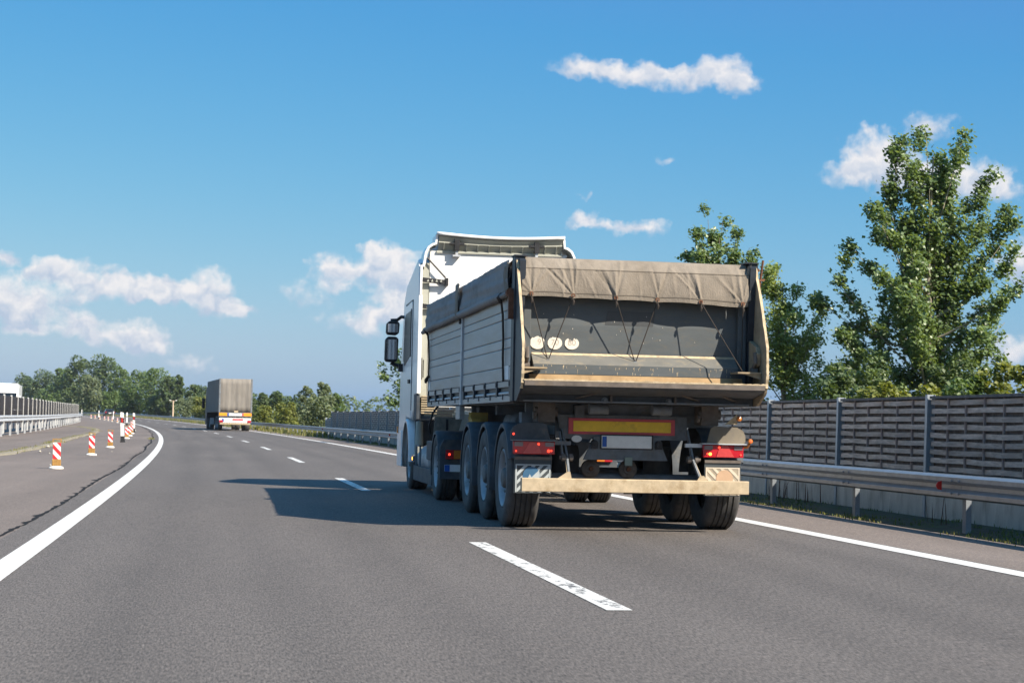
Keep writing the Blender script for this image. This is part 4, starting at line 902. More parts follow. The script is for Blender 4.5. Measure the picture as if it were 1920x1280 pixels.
H1, H2, H3 = (-.90, .145, 1.705), (0.0, .145, 1.703), (1.03, -.18, 1.645)
def rope(a, b, r=.0055, sag=.0):
    a, b = Vector(a), Vector(b); tp('tie_rope', MB().tube([a+(b-a)*t+Vector((0, 0, -sag*math.sin(t*math.pi))) for t in (0, .25, .5, .75, 1)], r, 6), M_rope, tarp, smooth=True)
gp = lambda i: (GX[i], .022, 2.37-.044*(GX[i]+1.195)/2.345)
for i, h in ((0, H1), (1, H1), (2, H2), (3, H2), (4, H3)): rope(gp(i), h, sag=.004)
rope(gp(5), (1.10, .10, 1.64))
for i in range(6):
    a = Vector(gp(i)); tp('rope_knot', MB().tube([a+Vector((0, -.006, -.03)), a+Vector((.004, -.01, -.06)), a+Vector((0, -.006, -.09))], [.007, .014, .007], 7), M_rope, tarp, smooth=True)
for h in (H1, H2): tp('rope_hook', MB().lathe([(.012, -.006), (.024, -.006), (.024, .006), (.012, .006)], 'y', (h[0], h[1]-.01, h[2]), 10, closed=True), M_chas, gate)
# hanging side straps
for (y, ze, w) in ((.78, 1.50, .013), (8.05, 1.70, .014)):
    p = [(-1.30, y, 2.36), (-1.275, y+.01, 2.2), (-1.268, y-.015, 1.95), (-1.272, y-.03, 1.75), (-1.265, y-.05, ze)]
    tp('side_strap', MB().tube(p, w, 6), M_rope, tarp, smooth=True)
    tp('strap_knot', MB().tube([(-1.30, y, 2.42), (-1.315, y, 2.37), (-1.30, y, 2.31)], [.012, .034, .012], 7), M_rope, tarp, smooth=True)
tp('strap_tail', MB().tube([(-1.275, 8.0, 1.72), (-1.29, 8.12, 1.67), (-1.285, 8.25, 1.64)], [.016, .03, .02], 6), M_rope, tarp, smooth=True)
tp('side_strap', MB().tube([(-1.29, 4.33, 2.36), (-1.285, 4.32, 2.28)], .02, 6), M_rope, tarp)
tp('corner_rod', MB().cyl((1.31, .22, 2.50), (1.335, .18, 2.80), .012, 8).beam((1.27, .2, 2.585), (1.36, .2, 2.60), .02, .02).beam((1.25, .2, 2.69), (1.30, .2, 2.70), .03, .03), M_rust)

# --- trailer chassis
ch = tp('chassis', MB().box(-.50, -.40, .75, 8.2, .96, 1.27).box(.40, .50, .75, 8.2, .96, 1.27).box(-1.0, 1.0, .85, .95, 1.17, 1.29).box(-1.0, 1.0, 3.0, 3.1, 1.17, 1.29).box(-1.0, 1.0, 5.2, 5.3, 1.17, 1.29), M_chas)
rp = tp('rear_panel', MB().box(-.705, .705, .76, .80, .925, 1.175), M_chas, bevel=.004)
tp('rear_crossmember', MB().box(-1.05, 1.05, .82, 1.0, 1.06, 1.19), M_chas)
for x in (-.86, .86): tp('hinge_block', MB().box(x-.08, x+.10, .45, .75, 1.09, 1.29).cyl((x-.11, .5, 1.20), (x+.13, .5, 1.20), .05, 12).cyl((x-.13, .46, 1.16), (x-.10, .46, 1.16), .045, 10), M_brown)
sg = tp('rear_marking', MB().box(-.565, .57, .745, .757, .975, 1.14), M_refR)
tp('marking_centre', MB().box(-.515, .525, .738, .7445, 1.003, 1.112), M_refY, sg)
pp = tp('plate_panel', MB().prism([(-.41, .71), (.49, .71), (.45, .80), (.40, .95), (-.30, .95), (-.36, .82)], 'y', .705, .735), M_chas, bevel=.004)
pf = tp('number_plate', MB().box(-.222, .312, .690, .704, .835, .965), M_plate, bevel=.004)
tp('plate_frame', MB().box(-.235, .325, .694, .7035, .822, .978), M_black, pf)
tp('plate_face', MB().box(-.168, .302, .683, .6895, .848, .955), M_plate, pf)
tp('plate_band', MB().box(-.214, -.170, .683, .6895, .848, .955), M_blue, pf)
for x in (-.30, .385): tp('plate_lamp', MB().lathe([(0, -.06), (.032, -.055), (.036, -.01), (.036, .02)], 'y', (x, .70, .885), 12).box(x-.036, x+.036, .66, .70, .83, .885), M_black, pp, smooth=True)
tp('oval_sticker', MB().prism([(-.475+.055*math.cos(a*.3142), .925+.036*math.sin(a*.3142)) for a in range(20)], 'y', .752, .7585), M_plate, rp)
tp('square_reflector', MB().box(.025, .105, .67, .70, .655, .745), mat('pale_green', (.22, .27, .23), .5, var=.1), pp, bevel=.004)
for x in (-.30, .10):
    k = tp('air_coupling', MB().lathe([(0, -.03), (.05, -.03), (.055, -.02), (.075, -.015), (.095, -.005), (.095, .06), (.06, .07)], 'y', (x, .86, .615), 20), M_brown, smooth=True)
    tp('coupling_cap', MB().lathe([(0, -.05), (.022, -.05), (.026, -.031)], 'y', (x, .86, .615), 10), M_rust, k)
for sx in (-1, 1):
    tp('air_bag', MB().lathe([(.08, .50), (.13, .52), (.145, .56), (.15, .70), (.145, .80), (.13, .85), (.10, .86)], 'z', (sx*.50, 1.25, 0), 20), M_rub, smooth=True)
    # under-run bar struts with their pivots
    st = tp('bumper_strut', MB().beam((sx*.665, .60, 1.02), (sx*.655, .30, .735), .05, .02, (1, 0, 0)).beam((sx*.655, .30, .735), (sx*.675, .045, .535), .035, .02, (1, 0, 0)), M_chas)
    if sx < 0: tp('strut_plate', MB().prism([(.76, 1.17), (.64, 1.17), (.42, .80), (.33, .70), (.29, .73), (.50, 1.0), (.70, 1.0)], 'x', *sorted((sx*.69, sx*.705))), M_chas, st)
    tp('strut_blade', MB().beam((sx*.662, .26, .70), (sx*.685, .035, .53), .012, .03, (1, 0, 0)), M_bump, st)
    tp('pivot_bolt', MB().cyl((sx*.59, .30, .735), (sx*.735, .30, .735), .022, 10).cyl((sx*.60, .30, .735), (sx*.635, .30, .735), .04, 10).cyl((sx*.675, .30, .735), (sx*.71, .30, .735), .04, 10), M_brown, st, smooth=True)
bp_ = tp('bumper_bar', MB().prism([(-.02, .402), (-.02, .525), (-.012, .532), (.075, .532), (.08, .525), (.08, .402), (.075, .396), (-.012, .396)], 'x', -1.165, 1.165), M_bump)
tp('bar_gusset', MB().prism([(-.80, .533), (-.66, .533), (-.675, .60), (-.70, .60)], 'y', .0, .012), M_bump, bp_)
tp('bar_gusset', MB().prism([(.63, .533), (.74, .533), (.70, .58), (.66, .58)], 'y', .0, .012), M_bump, bp_)

# --- wheels
def wheel(x_out, y, sx, w=.345, r=.505, rr=.29, dual=False, deep=.11):
    e = T
    xo = sx*x_out; d = -sx
    def prof(x0, w_):
        g = []; s0 = [(rr-.005, .05), (rr+.03, .012), (r*.80, .0), (r*.93, .006), (r*.985, .03)]
        tr = []
        nb = 5; tw = (w_-.07)/nb
        for k in range(nb):
            a = .035+k*tw; tr += [(r, a+.006), (r, a+tw-.012)]
            if k < nb-1: tr += [(r-.016, a+tw-.008), (r-.016, a+tw+.002)]
        s1 = [(r*.985, w_-.03), (r*.93, w_-.006), (r*.80, w_), (rr+.03, w_-.012), (rr-.005, w_-.05)]
        return [(q, x0+d*a) for q, a in s0+tr+s1]
    tyre_m = MB().lathe(prof(0, w), 'x', (xo, y, r-.004), 56)
    wh = obj('wheel', tyre_m, M_rub, T, smooth=True)
    if dual: tp('inner_tyre', MB().lathe(prof(d*(w+.045), w), 'x', (xo, y, r-.004), 40), M_rub, wh, smooth=True)
    rim = [(rr, .05), (rr+.012, .022), (rr+.006, .016), (rr-.018, .03), (rr-.03, .05), (rr-.05, .06+deep*.2), (rr*.62, .055+deep), (rr*.45, .05+deep), (rr*.42, deep), (.0, deep)]
    if not dual: rim = [(rr, .05), (rr+.012, .020), (rr+.004, .014), (rr-.018, .028), (rr-.028, .05), (rr-.036, .075), (rr*.80, .085), (rr*.55, .060), (rr*.50, .058), (rr*.48, .075), (0, .075)]
    tp('rim', MB().lathe([(q, d*a) for q, a in rim], 'x', (xo, y, r-.004), 40), M_rim, wh, smooth=True)
    hb = (deep-.075) if dual else .0
    tp('hub', MB().lathe([(.11, d*(.075+hb)), (.105, d*(.03+hb)), (.09, d*(.012+hb)), (.03, d*(.0+hb)), (0, d*(.0+hb))], 'x', (xo, y, r-.004), 20), M_hub, wh, smooth=True)
    nut = MB()
    for k in range(10):
        a = k*.6283; nut.cyl((xo+d*.045, y+.15*math.cos(a), r-.004+.15*math.sin(a)), (xo+d*.085, y+.15*math.cos(a), r-.004+.15*math.sin(a)), .014, 6)
    tp('wheel_nuts', nut, M_hub, wh)
    return wh
AX = (.97, 2.40, 3.88)
for y in AX:
    for sx in (-1, 1): wheel(1.232, y, sx)
    tp('axle', MB().cyl((-1.0, y, .50), (1.0, y, .50), .065, 12), M_chas, smooth=True)
for sx in (-1, 1): wheel(1.225, 7.35, sx, w=.275, r=.462, rr=.275, dual=True, deep=.17); wheel(1.20, 11.45, sx, w=.30, r=.462, rr=.275)
tp('axle', MB().cyl((-1.0, 7.35, .50), (1.0, 7.35, .50), .09, 12).lathe([(.0, -.22), (.15, -.16), (.20, 0), (.15, .16), (0, .22)], 'y', (0, 7.35, .52), 16), M_chas, smooth=True)
tp('axle', MB().cyl((-.95, 11.45, .48), (.95, 11.45, .48), .06, 12), M_chas, smooth=True)

# --- mudguards, lamps and flaps at the back
def guard(y, sx, a0, a1, r=.585, x0=.815, x1=1.235, zc=.50, m=None):
    n = 20; mb = MB(); d = sx
    for k in range(n+1):
        a = R_(a0+(a1-a0)*k/n); ca, sa = math.cos(a), math.sin(a)
        mb.v += [(d*x0, y+r*ca, zc+r*sa), (d*(x1-.03), y+r*ca, zc+r*sa), (d*x1, y+(r-.02)*ca, zc+(r-.02)*sa), (d*x1, y+(r-.055)*ca, zc+(r-.055)*sa), (d*(x1-.012), y+(r-.055)*ca, zc+(r-.055)*sa), (d*(x1-.012), y+(r-.03)*ca, zc+(r-.03)*sa), (d*(x1-.035), y+(r-.015)*ca, zc+(r-.015)*sa), (d*x0, y+(r-.015)*ca, zc+(r-.015)*sa)]
    for k in range(n): a = 8*k; mb.f += [(a+q, a+(q+1) % 8, a+8+(q+1) % 8, a+8+q) for q in range(8)]
    mb.f += [tuple(range(8)), tuple(range(8*n+7, 8*n-1, -1))]
    return mb
for y in AX:
    for sx in (-1, 1):
        rear = y == AX[0]
        g = tp('mudguard', guard(y, sx, 8 if y != AX[2] else -28, 196 if not rear else 158), M_mud, smooth=True)
        if rear:
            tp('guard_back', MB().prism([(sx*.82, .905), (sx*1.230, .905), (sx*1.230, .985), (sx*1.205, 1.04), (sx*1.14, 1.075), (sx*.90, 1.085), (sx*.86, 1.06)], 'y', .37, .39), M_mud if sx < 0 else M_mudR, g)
for sx in (-1, 1):
    a, b = sorted((sx*.775, sx*1.205))
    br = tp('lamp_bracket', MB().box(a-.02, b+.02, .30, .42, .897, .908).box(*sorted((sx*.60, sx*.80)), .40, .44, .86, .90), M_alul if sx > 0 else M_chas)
    lp = tp('tail_lamp', MB().box(a, b, .345, .40, .762, .893), M_lred, bevel=.006)
    m0 = (a+b)/2; f = .3405
    tp('lamp_triangle', MB().prism([(m0-.115, .768), (m0+.075, .768), (m0+.055, .83), (m0+.02, .885), (m0-.045, .885)] if sx < 0 else [(m0+.115, .768), (m0-.075, .768), (m0-.055, .83), (m0-.02, .885), (m0+.045, .885)], 'y', f-.004, f+.004), M_lredl, lp)
    for (x0_, x1_, z0_, z1_) in ((a+.012, a+.10, .842, .885), (b-.10, b-.012, .842, .885)): tp('lamp_lens', MB().box(x0_, x1_, f-.002, f+.004, z0_, z1_), M_lgrey, lp)
    inn = b-.065 if sx < 0 else a+.075
    for (x, z, r) in ((inn, .797, .016), (inn-sx*.028, .80, .010), (m0+.045*(-sx)+.0, .865, .013), (a+.03 if sx < 0 else b-.03, .792, .009)):
        tp('bulb_glow', MB().lathe([(0, -.008), (r*.7, -.006), (r, 0), (r, .004)], 'y', (x, f-.001, z), 12), M_glow if not (sx > 0 and x == inn) else M_glowa, lp, smooth=True)
    fa, fb = sorted((sx*.80, sx*1.185))
    fl_ = tp('mud_flap', MB().box(fa, fb, .375, .390, .365, .735), M_slate)
    tp('flap_clamp', MB().box(fa, fb, .362, .3745, .705, .735), M_brown, fl_)
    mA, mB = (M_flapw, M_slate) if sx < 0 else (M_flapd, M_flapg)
    sp_ = tp('flap_panel', MB().box(fa+.012, fb-.012, .3705, .3748, .375, .66), mB, fl_)
    for q in ((fa+.012, fb-.012, .648, .66), (fa+.012, fa+.026, .375, .648), (fb-.026, fb-.012, .375, .648)): tp('flap_border', MB().box(q[0], q[1], .3665, .3703, q[2], q[3]), mA, fl_)
    for k in range(7):
        # slanted stripes clipped to the panel
        w = .030; x0_ = fa-.17+.082*k; zlo, zhi = .378, .646; L_ = fa+.028; R__ = fb-.028
        pts = []
        def clip(poly, axis, val, keep_gt):
            out = []
            for i in range(len(poly)):
                p, q = poly[i], poly[(i+1) % len(poly)]; ip = (p[axis] >= val) == keep_gt or p[axis] == val; iq = (q[axis] >= val) == keep_gt or q[axis] == val
                if ip: out.append(p)
                if ip != iq: t_ = (val-p[axis])/(q[axis]-p[axis]); out.append((p[0]+(q[0]-p[0])*t_, p[1]+(q[1]-p[1])*t_))
            return out
        poly = [(x0_, zlo), (x0_+w*1.3, zlo), (x0_+w*1.3+.27, zhi), (x0_+.27, zhi)]
        if sx > 0: poly = [(fa+fb-p[0], p[1]) for p in poly]
        poly = clip(clip(poly, 0, L_, True), 0, R__, False)
        if len(poly) > 2: tp('flap_stripe', MB().prism(poly, 'y', .3665, .3703), mA, fl_)
    cx = (fa+fb)/2-(.015 if sx < 0 else -.02)
    em = tp('flap_emblem', MB().prism([(cx+.090*math.cos(k*.2094), .545+.090*math.sin(k*.2094)) for k in range(30)], 'y', .3625, .3664), M_fblue if sx < 0 else M_forg, fl_)
    if sx < 0: tp('emblem_peak', MB().prism([(cx-.045, .50), (cx-.02, .56), (cx+.0, .53), (cx+.075, .60), (cx+.088, .545), (cx+.07, .50)], 'y', .359, .3623), M_flapw, em)
tp('side_marker', MB().lathe([(0, -.03), (.020, -.028), (.024, -.01), (.024, .01)], 'y', (-1.10-.10, .40, .965), 14), M_lred, smooth=True)
tp('side_marker', MB().lathe([(0, -.014), (.010, -.012), (.012, .0)], 'y', (-1.20, .368, .965), 10), M_glow, smooth=True)
k = tp('stalk_lamp', MB().tube([(1.20, .37, .87), (1.25, .36, .875), (1.265, .34, .91)], .015, 8).lathe([(0, -.03), (.022, -.025), (.028, 0), (.02, .03)], 'y', (1.27, .33, .935), 12), M_lamb, smooth=True)
tp('lamp_bulb', MB().lathe([(0, -.008), (.009, -.006), (.011, 0)], 'y', (1.27, .305, .935), 10), M_glow, k, smooth=True)
k = tp('bracket_ear', MB().prism([(1.02, 1.105), (1.15, 1.105), (1.145, 1.21)], 'y', .40, .412), M_dustl)
tp('round_lamp', MB().lathe([(0, -.03), (.024, -.02), (.028, .0), (.02, .03)], 'y', (1.165, .39, 1.165), 12), M_lamb, k, smooth=True)

# --- trailer side gear seen under the box
ydx = tp('wheel_chock', MB().box(-1.12, -.90, 4.45, 4.62, .93, 1.20).box(-1.12, -1.0, 4.30, 4.45, .93, 1.12), M_yel, bevel=.006)
for i in range(4): tp('chock_tooth', MB().box(-1.13, -1.121, 4.32, 4.60, .95+.055*i, .975+.055*i), M_yel, ydx)
tp('data_box', MB().box(-1.245, -1.18, 4.55, 4.95, 1.11, 1.275), M_alu, bevel=.006)
tp('valve_box', MB().box(-.95, -.55, 4.9, 5.6, .98, 1.27), M_chas)
tp('side_light', MB().box(-1.24, -1.21, 5.55, 5.66, 1.235, 1.265), M_white)
for sx in (-1, 1):
    tp('landing_leg', MB().box(*sorted((sx*.72, sx*.84)), 5.55, 5.67, .78, 1.25).box(*sorted((sx*.68, sx*.88)), 5.5, 5.72, .75, .78), M_navy, bevel=.004)
tp('air_tank', MB().lathe([(0, -.42), (.10, -.40), (.13, -.36), (.13, .36), (.10, .40), (0, .42)], 'y', (-.72, 3.15, 1.08), 16), M_chas, smooth=True)
tp('air_tank', MB().lathe([(0, -.42), (.10, -.40), (.13, -.36), (.13, .36), (.10, .40), (0, .42)], 'y', (.72, 3.15, 1.08), 16), M_chas, smooth=True)
tp('underside_dark', MB().box(-1.1, 1.1, 1.05, 5.0, 1.28, 1.295), M_chas)
tp('tipping_ram', MB().cyl((0, 8.0, 1.28), (0, 8.22, 2.6), .11, 14), M_alul, smooth=True)
tp('hose', MB().tube([(-1.05, 8.55, 1.33), (-1.12, 8.75, 1.20), (-1.15, 8.9, 1.02), (-1.12, 8.95, .9)], .016, 7), M_black, smooth=True)

# --- tractor
tc_ = tp('tractor_frame', MB().box(-.45, -.36, 6.5, 12.6, .62, .88).box(.36, .45, 6.5, 12.6, .62, .88).box(-.6, .6, 6.95, 7.85, .90, 1.22).box(-.45, .45, 6.45, 6.5, .55, .88), M_chas)
for sx in (-1, 1):
    g = tp('drive_mudguard', guard(7.35, sx, -15, 165, r=.505, x0=.60, x1=1.235, zc=.455), M_mud, smooth=True)
    a, b = sorted((sx*.60, sx*1.225))
    bk = tp('guard_back', MB().prism([(a, .30), (b, .30), (b, .74), (b-.05, .84), (a+.05, .84), (a, .74)], 'y', 6.77, 6.80), M_mud, g, bevel=.006)
    la, lb_ = sorted((sx*.93, sx*1.15)); mid_ = (la+lb_)/2
    tl = tp('tractor_tail_lamp', MB().box(la, lb_, 6.725, 6.77, .575, .70), M_lred if True else M_lamb, bevel=.006)
    tp('lamp_lens', MB().box(*sorted((sx*.935, sx*1.04)), 6.720, 6.7248, .58, .695), M_lamb, tl)
    tp('bulb_glow', MB().lathe([(0, -.008), (.014, -.005), (.017, 0)], 'y', (sx*1.10, 6.724, .64), 10), M_glow, tl, smooth=True)
    if sx < 0:
        pl_ = tp('tractor_plate', MB().box(-1.16, -.80, 6.755, 6.769, .405, .50), M_plate)
        tp('plate_band', MB().box(-1.158, -1.09, 6.748, 6.7548, .408, .497), M_blue, pl_)
# cab body
prof = [(10.07, 1.25), (10.07, 3.50), (10.4, 3.60), (12.15, 3.30), (12.55, 3.05), (12.98, 1.85), (13.05, .95), (13.02, .36), (12.30, .33), (12.22, .60), (12.12, .86), (11.93, 1.06), (11.70, 1.16), (11.45, 1.18), (11.18, 1.15), (10.95, 1.10), (10.75, 1.20)]
cab = tp('cab', MB().prism(prof, 'x', -1.225, 1.225), M_cab, bevel=.045, seg=3)
for sx in (-1, 1):
    x0, x1 = sorted((sx*1.222, sx*1.232))
    dr = tp('door', MB().prism([(10.98, 1.12), (11.95, 1.17), (12.30, 1.25), (12.42, 2.05), (12.28, 2.85), (12.1, 2.95), (11.05, 2.98), (10.98, 2.9)], 'x', *sorted((sx*1.2215, sx*1.236))), M_cab, cab, bevel=.006)
    tp('side_window', MB().prism([(11.12, 2.12), (12.10, 1.98), (12.34, 2.08), (12.22, 2.72), (12.05, 2.82), (11.12, 2.84)], 'x', *sorted((sx*1.2365, sx*1.2405))), M_glassd, dr)
    for (ya, za, yb, zb) in ((10.965, 1.25, 10.965, 2.98), (10.965, 2.99, 12.1, 2.97), (10.30, 1.9, 10.30, 3.4), (10.98, 1.60, 12.36, 1.66), (12.42, 2.05, 12.31, 1.25)):
        tp('panel_seam', MB().beam((sx*1.2265, ya, za), (sx*1.2265, yb, zb), .022, .014, (1, 0, 0)), M_black, cab)
    tp('door_handle', MB().box(*sorted((sx*1.2365, sx*1.26)), 11.10, 11.32, 1.68, 1.74), M_black, dr)
    tp('window_seal', MB().beam((sx*1.243, 11.10, 2.10), (sx*1.243, 11.10, 2.86), .012, .025), M_black, dr)
    tp('wheel_arch_trim', guard(11.45, sx, 5, 185, r=.62, x0=1.10, x1=1.262, zc=.50), M_cab, cab, smooth=True)
    tp('step_panel', MB().prism([(12.15, .34), (12.95, .34), (12.95, .92), (12.25, .92)], 'x', *sorted((sx*1.227, sx*1.255))), M_cab, cab, bevel=.01)
    tp('corner_marker', MB().box(*sorted((sx*1.255, sx*1.275)), 12.75, 12.85, .88, .99), M_lamb, cab)
    # side fairing behind the cab
    fr = tp('side_fairing', MB().prism([(9.86, 1.50), (9.88, 3.00), (9.94, 3.45), (10.0, 3.52), (10.3, 3.52), (10.3, 1.50)], 'x', *sorted((sx*1.225, sx*1.25))), M_cab, bevel=.006)
    tp('fairing_edge', MB().box(*sorted((sx*1.195, sx*1.253)), 9.84, 9.875, 1.50, 3.0).beam((sx*1.224, 9.86, 3.0), (sx*1.215, 9.93, 3.46), .055, .035, (1, 0, 0)), M_cab, fr, bevel=.006)
    tp('fairing_skirt', MB().box(*sorted((sx*1.20, sx*1.25)), 9.87, 10.3, 1.10, 1.495), M_mud, fr, bevel=.006)
    tp('fairing_liner', MB().box(*sorted((sx*1.09, sx*1.215)), 9.985, 10.03, 1.45, 3.50), M_liner, fr)
    for z in (2.84, 3.24):
        ar = tp('fairing_arm', MB().beam((sx*1.21, 9.90, z), (sx*.83, 9.93, z-.03), .03, .07).box(*sorted((sx*.80, sx*.845)), 9.90, 10.02, z-.085, z+.035), M_black, fr, bevel=.004)
        for q in (.25, .42, .6, .78): tp('arm_hole', MB().prism([(sx*(1.21-.38*q)-.018, z-.03), (sx*(1.21-.38*q)+.018, z-.03), (sx*(1.21-.38*q)+.005, z+.012)], 'y', 9.886, 9.8895), M_liner, ar)
    tp('stay_rod', MB().cyl((sx*1.13, 9.93, 3.58), (sx*.84, 9.93, 3.28), .014, 8), M_black, fr)
tp('windscreen', MB().prism([(12.62, 2.95), (12.60, 2.98), (12.99, 1.90), (13.01, 1.88)], 'x', -1.12, 1.12), M_glass, cab)
tp('rear_panel_cab', MB().box(-1.08, 1.06, 10.02, 10.065, 1.3, 3.70), M_cab, cab, bevel=.01)
tp('cab_liner', MB().box(-1.20, -1.095, 10.032, 10.068, 1.25, 3.30), M_liner, cab)
for (z0, z1) in ((1.72, 2.05), (1.75, 2.02)):
    x = -1.17 if z0 == 1.72 else -1.145
    tp('vent_slot', MB().box(x-.006, x+.004, 9.978, 9.984, z0, z1), M_black, cab)
# roof deflector: a hollow shell open at the back
def defl(u, v):
    x = -.99+1.98*u; sag = .045*math.sin(u*math.pi)
    y = 9.84+2.3*v; z = 3.955-.005*u-sag*(1-v) - .58*v**1.7
    return (x, y, z)
df = tp('roof_deflector', MB().grid(defl, 16, 14), M_cab, smooth='all', solid=.045)
def under(u, v):
    x = -.96+1.92*u; sag = .045*math.sin(u*math.pi)
    return (x, 9.87+.15*v, 3.915-sag*(1-v)-.23*v)
tp('deflector_inner', MB().grid(under, 14, 5), M_liner, df, smooth='all')
for k in range(11):
    u = (k+.5)/11; a = under(u, .35); b = under(u, 1.0)
    tp('inner_rib', MB().beam((a[0], a[1], a[2]-.012), (b[0], b[1], b[2]-.012), .014, .035), M_liner, df)
a0 = [under(u/10, .35) for u in range(11)]
tp('inner_rib', MB().tube([(p[0], p[1], p[2]-.01) for p in a0], .012, 6), M_liner, df)
tp('roof_gutter', MB().box(-.98, .98, 9.985, 10.018, 3.665, 3.70), M_liner, df)
for sx in (-1, 1):
    pth = [(sx*.985, 3.93), (sx*1.0, 3.80), (sx*1.05, 3.785), (sx*1.11, 3.74), (sx*1.15, 3.66), (sx*1.17, 3.52), (sx*1.19, 3.44)]
    mb = MB(); n = len(pth)
    for (y, dx) in ((9.90, 0), (10.4, .0)):
        mb.v += [(x, y, z) for x, z in pth]
    mb.f = [(i, i+1, n+i+1, n+i) for i in range(n-1)]
    tp('deflector_cheek', mb, M_cab, df, solid=.035)
    mb2 = MB(); mb2.v = [(x-sx*.02, y+.05, z-.02) for (x, y, z) in mb.v]; mb2.f = mb.f
    tp('cheek_liner', mb2, M_liner, df, solid=.012)
for x in (-.68, .56):
    k = tp('deflector_bracket', MB().box(x-.115, x+.115, 9.875, 9.93, 3.785, 3.82).box(x-.04, x+.04, 9.872, 9.96, 3.70, 3.87), M_black, df, bevel=.004)
    tp('bracket_foot', MB().box(x-.02, x+.02, 9.90, 9.93, 3.635, 3.70).box(x-.06, x+.06, 9.90, 10.018, 3.61, 3.635), M_alul, k)
tp('roof_horn', MB().lathe([(.06, 0), (.025, .2), (.02, .45)], 'y', (1.05, 9.9, 3.60), 10), M_black, smooth=True)
# mirrors
for sx in (-1, 1):
    am = tp('mirror_arm', MB().tube([(sx*1.20, 12.45, 2.80), (sx*1.27, 12.52, 2.81), (sx*1.33, 12.6, 2.76), (sx*1.44, 12.6, 2.75)], .028, 8), M_black, cab, smooth=True)
    tp('mirror_arm', MB().tube([(sx*1.22, 12.5, 1.99), (sx*1.30, 12.58, 2.0), (sx*1.42, 12.6, 2.04)], .03, 8).box(*sorted((sx*1.18, sx*1.30)), 12.48, 12.62, 1.90, 2.03), M_black, cab, smooth=True)
    def house(z0, z1, x0, x1): 
        return MB().prism([(sx*x0, z0+.04), (sx*(x0+.05), z0), (sx*(x1-.02), z0+.01), (sx*x1, z0+.05), (sx*(x1-.005), z1-.05), (sx*(x1-.05), z1), (sx*(x0+.03), z1), (sx*(x0-.01), z1-.04)], 'y', 12.53, 12.68)
    for (z0, z1, x0, x1) in ((2.50, 2.74, 1.30, 1.515), (2.05, 2.48, 1.315, 1.53)):
        hs = tp('mirror', house(z0, z1, x0, x1), M_black, bevel=.02)
        tp('mirror_glass', MB().prism([(sx*(x0+.02), z0+.05), (sx*(x1-.025), z0+.05), (sx*(x1-.025), z1-.05), (sx*(x0+.02), z1-.05)], 'y', 12.522, 12.5285), mat('mirror_silver', (.42, .46, .50), .06, 1., var=.02), hs)
    tp('snorkel_bar', MB().box(*sorted((sx*1.16, sx*1.21)), 12.40, 12.50, 2.80, 2.99), M_black, cab, bevel=.01)
# behind the cab, between the axles
tp('intake_stack', MB().box(-1.16, -.96, 9.98, 10.05, 1.12, 1.46), M_chas)
for i in range(8): tp('intake_slat', MB().box(-1.175, -.93, 9.90, 9.965, 1.20+.036*i, 1.218+.036*i), M_dustl)
tp('catwalk_rail', MB().box(-1.15, -.55, 9.6, 9.66, 1.205, 1.225).box(-1.15, -.55, 9.6, 9.66, 1.165, 1.18), M_dustl)
cp = tp('catwalk_panel', MB().prism([(-1.03, 1.15), (-.62, 1.15), (-.70, .86), (-.78, .70), (-1.02, .70), (-1.06, .84)], 'y', 9.20, 9.225), mat('stained_panel', (.26, .23, .18), .6, var=.2, scale=5, col2=(.08, .075, .07), amt=.3, scale2=3))
tp('panel_slot', MB().box(-.87, -.835, 9.192, 9.1995, .93, 1.12), M_black, cp)
tp('battery_box', MB().box(-1.18, -.60, 8.15, 8.95, .52, .80), M_mud, bevel=.02)
for i in range(4): tp('box_rib', MB().box(-1.12+.12*i, -1.09+.12*i, 8.138, 8.1495, .53, .79), M_black)
tp('fuel_tank', MB().lathe([(0, -.75), (.20, -.74), (.235, -.70), (.235, .90), (.20, .94), (0, .95)], 'y', (-.93, 9.55, .50), 20), M_rim, smooth=True)
tp('fuel_tank', MB().lathe([(0, -.95), (.20, -.94), (.235, -.90), (.235, .90), (.20, .94), (0, .95)], 'y', (.93, 9.55, .50), 20), M_alul, smooth=True)
for sx in (-1, 1): tp('side_skirt', MB().box(*sorted((sx*1.16, sx*1.19)), 8.1, 10.75, .17, .40).box(*sorted((sx*.75, sx*1.16)), 8.1, 8.13, .17, .40), M_mud, bevel=.01)
tp('air_cylinder', MB().lathe([(0, 0), (.065, .01), (.07, .03), (.055, .55), (.05, .56), (0, .57)], 'z', (-1.12, 10.62, .52), 14), M_liner, smooth=True)
tp('mud_panel', MB().box(-1.18, -.80, 10.70, 10.73, .42, 1.1), M_mud)
tp('step_frame', MB().box(-1.215, -1.185, 10.2, 10.23, .40, .72).box(-1.215, -1.185, 9.6, 9.63, .40, .72).box(-1.215, -1.185, 9.6, 10.23, .70, .72), M_chas)
sm = tp('side_marker', MB().box(-1.23, -1.195, 10.45, 10.55, .46, .56), M_chas); tp('bulb_glow', MB().box(-1.236, -1.2305, 10.47, 10.53, .48, .53), M_glowa, sm)
tp('spiral_hose', MB().tube([(-.3+.05*math.cos(k*.9), 8.9+.03*k, 1.10+.08*math.sin(k*.25)+.05*math.sin(k*.9)) for k in range(46)], .012, 6), M_black, smooth=True)
tp('air_filter', MB().lathe([(0, 0), (.15, .01), (.16, .05), (.16, .5), (.12, .55), (0, .56)], 'z', (-.55, 9.75, .70), 18), M_liner, smooth=True)

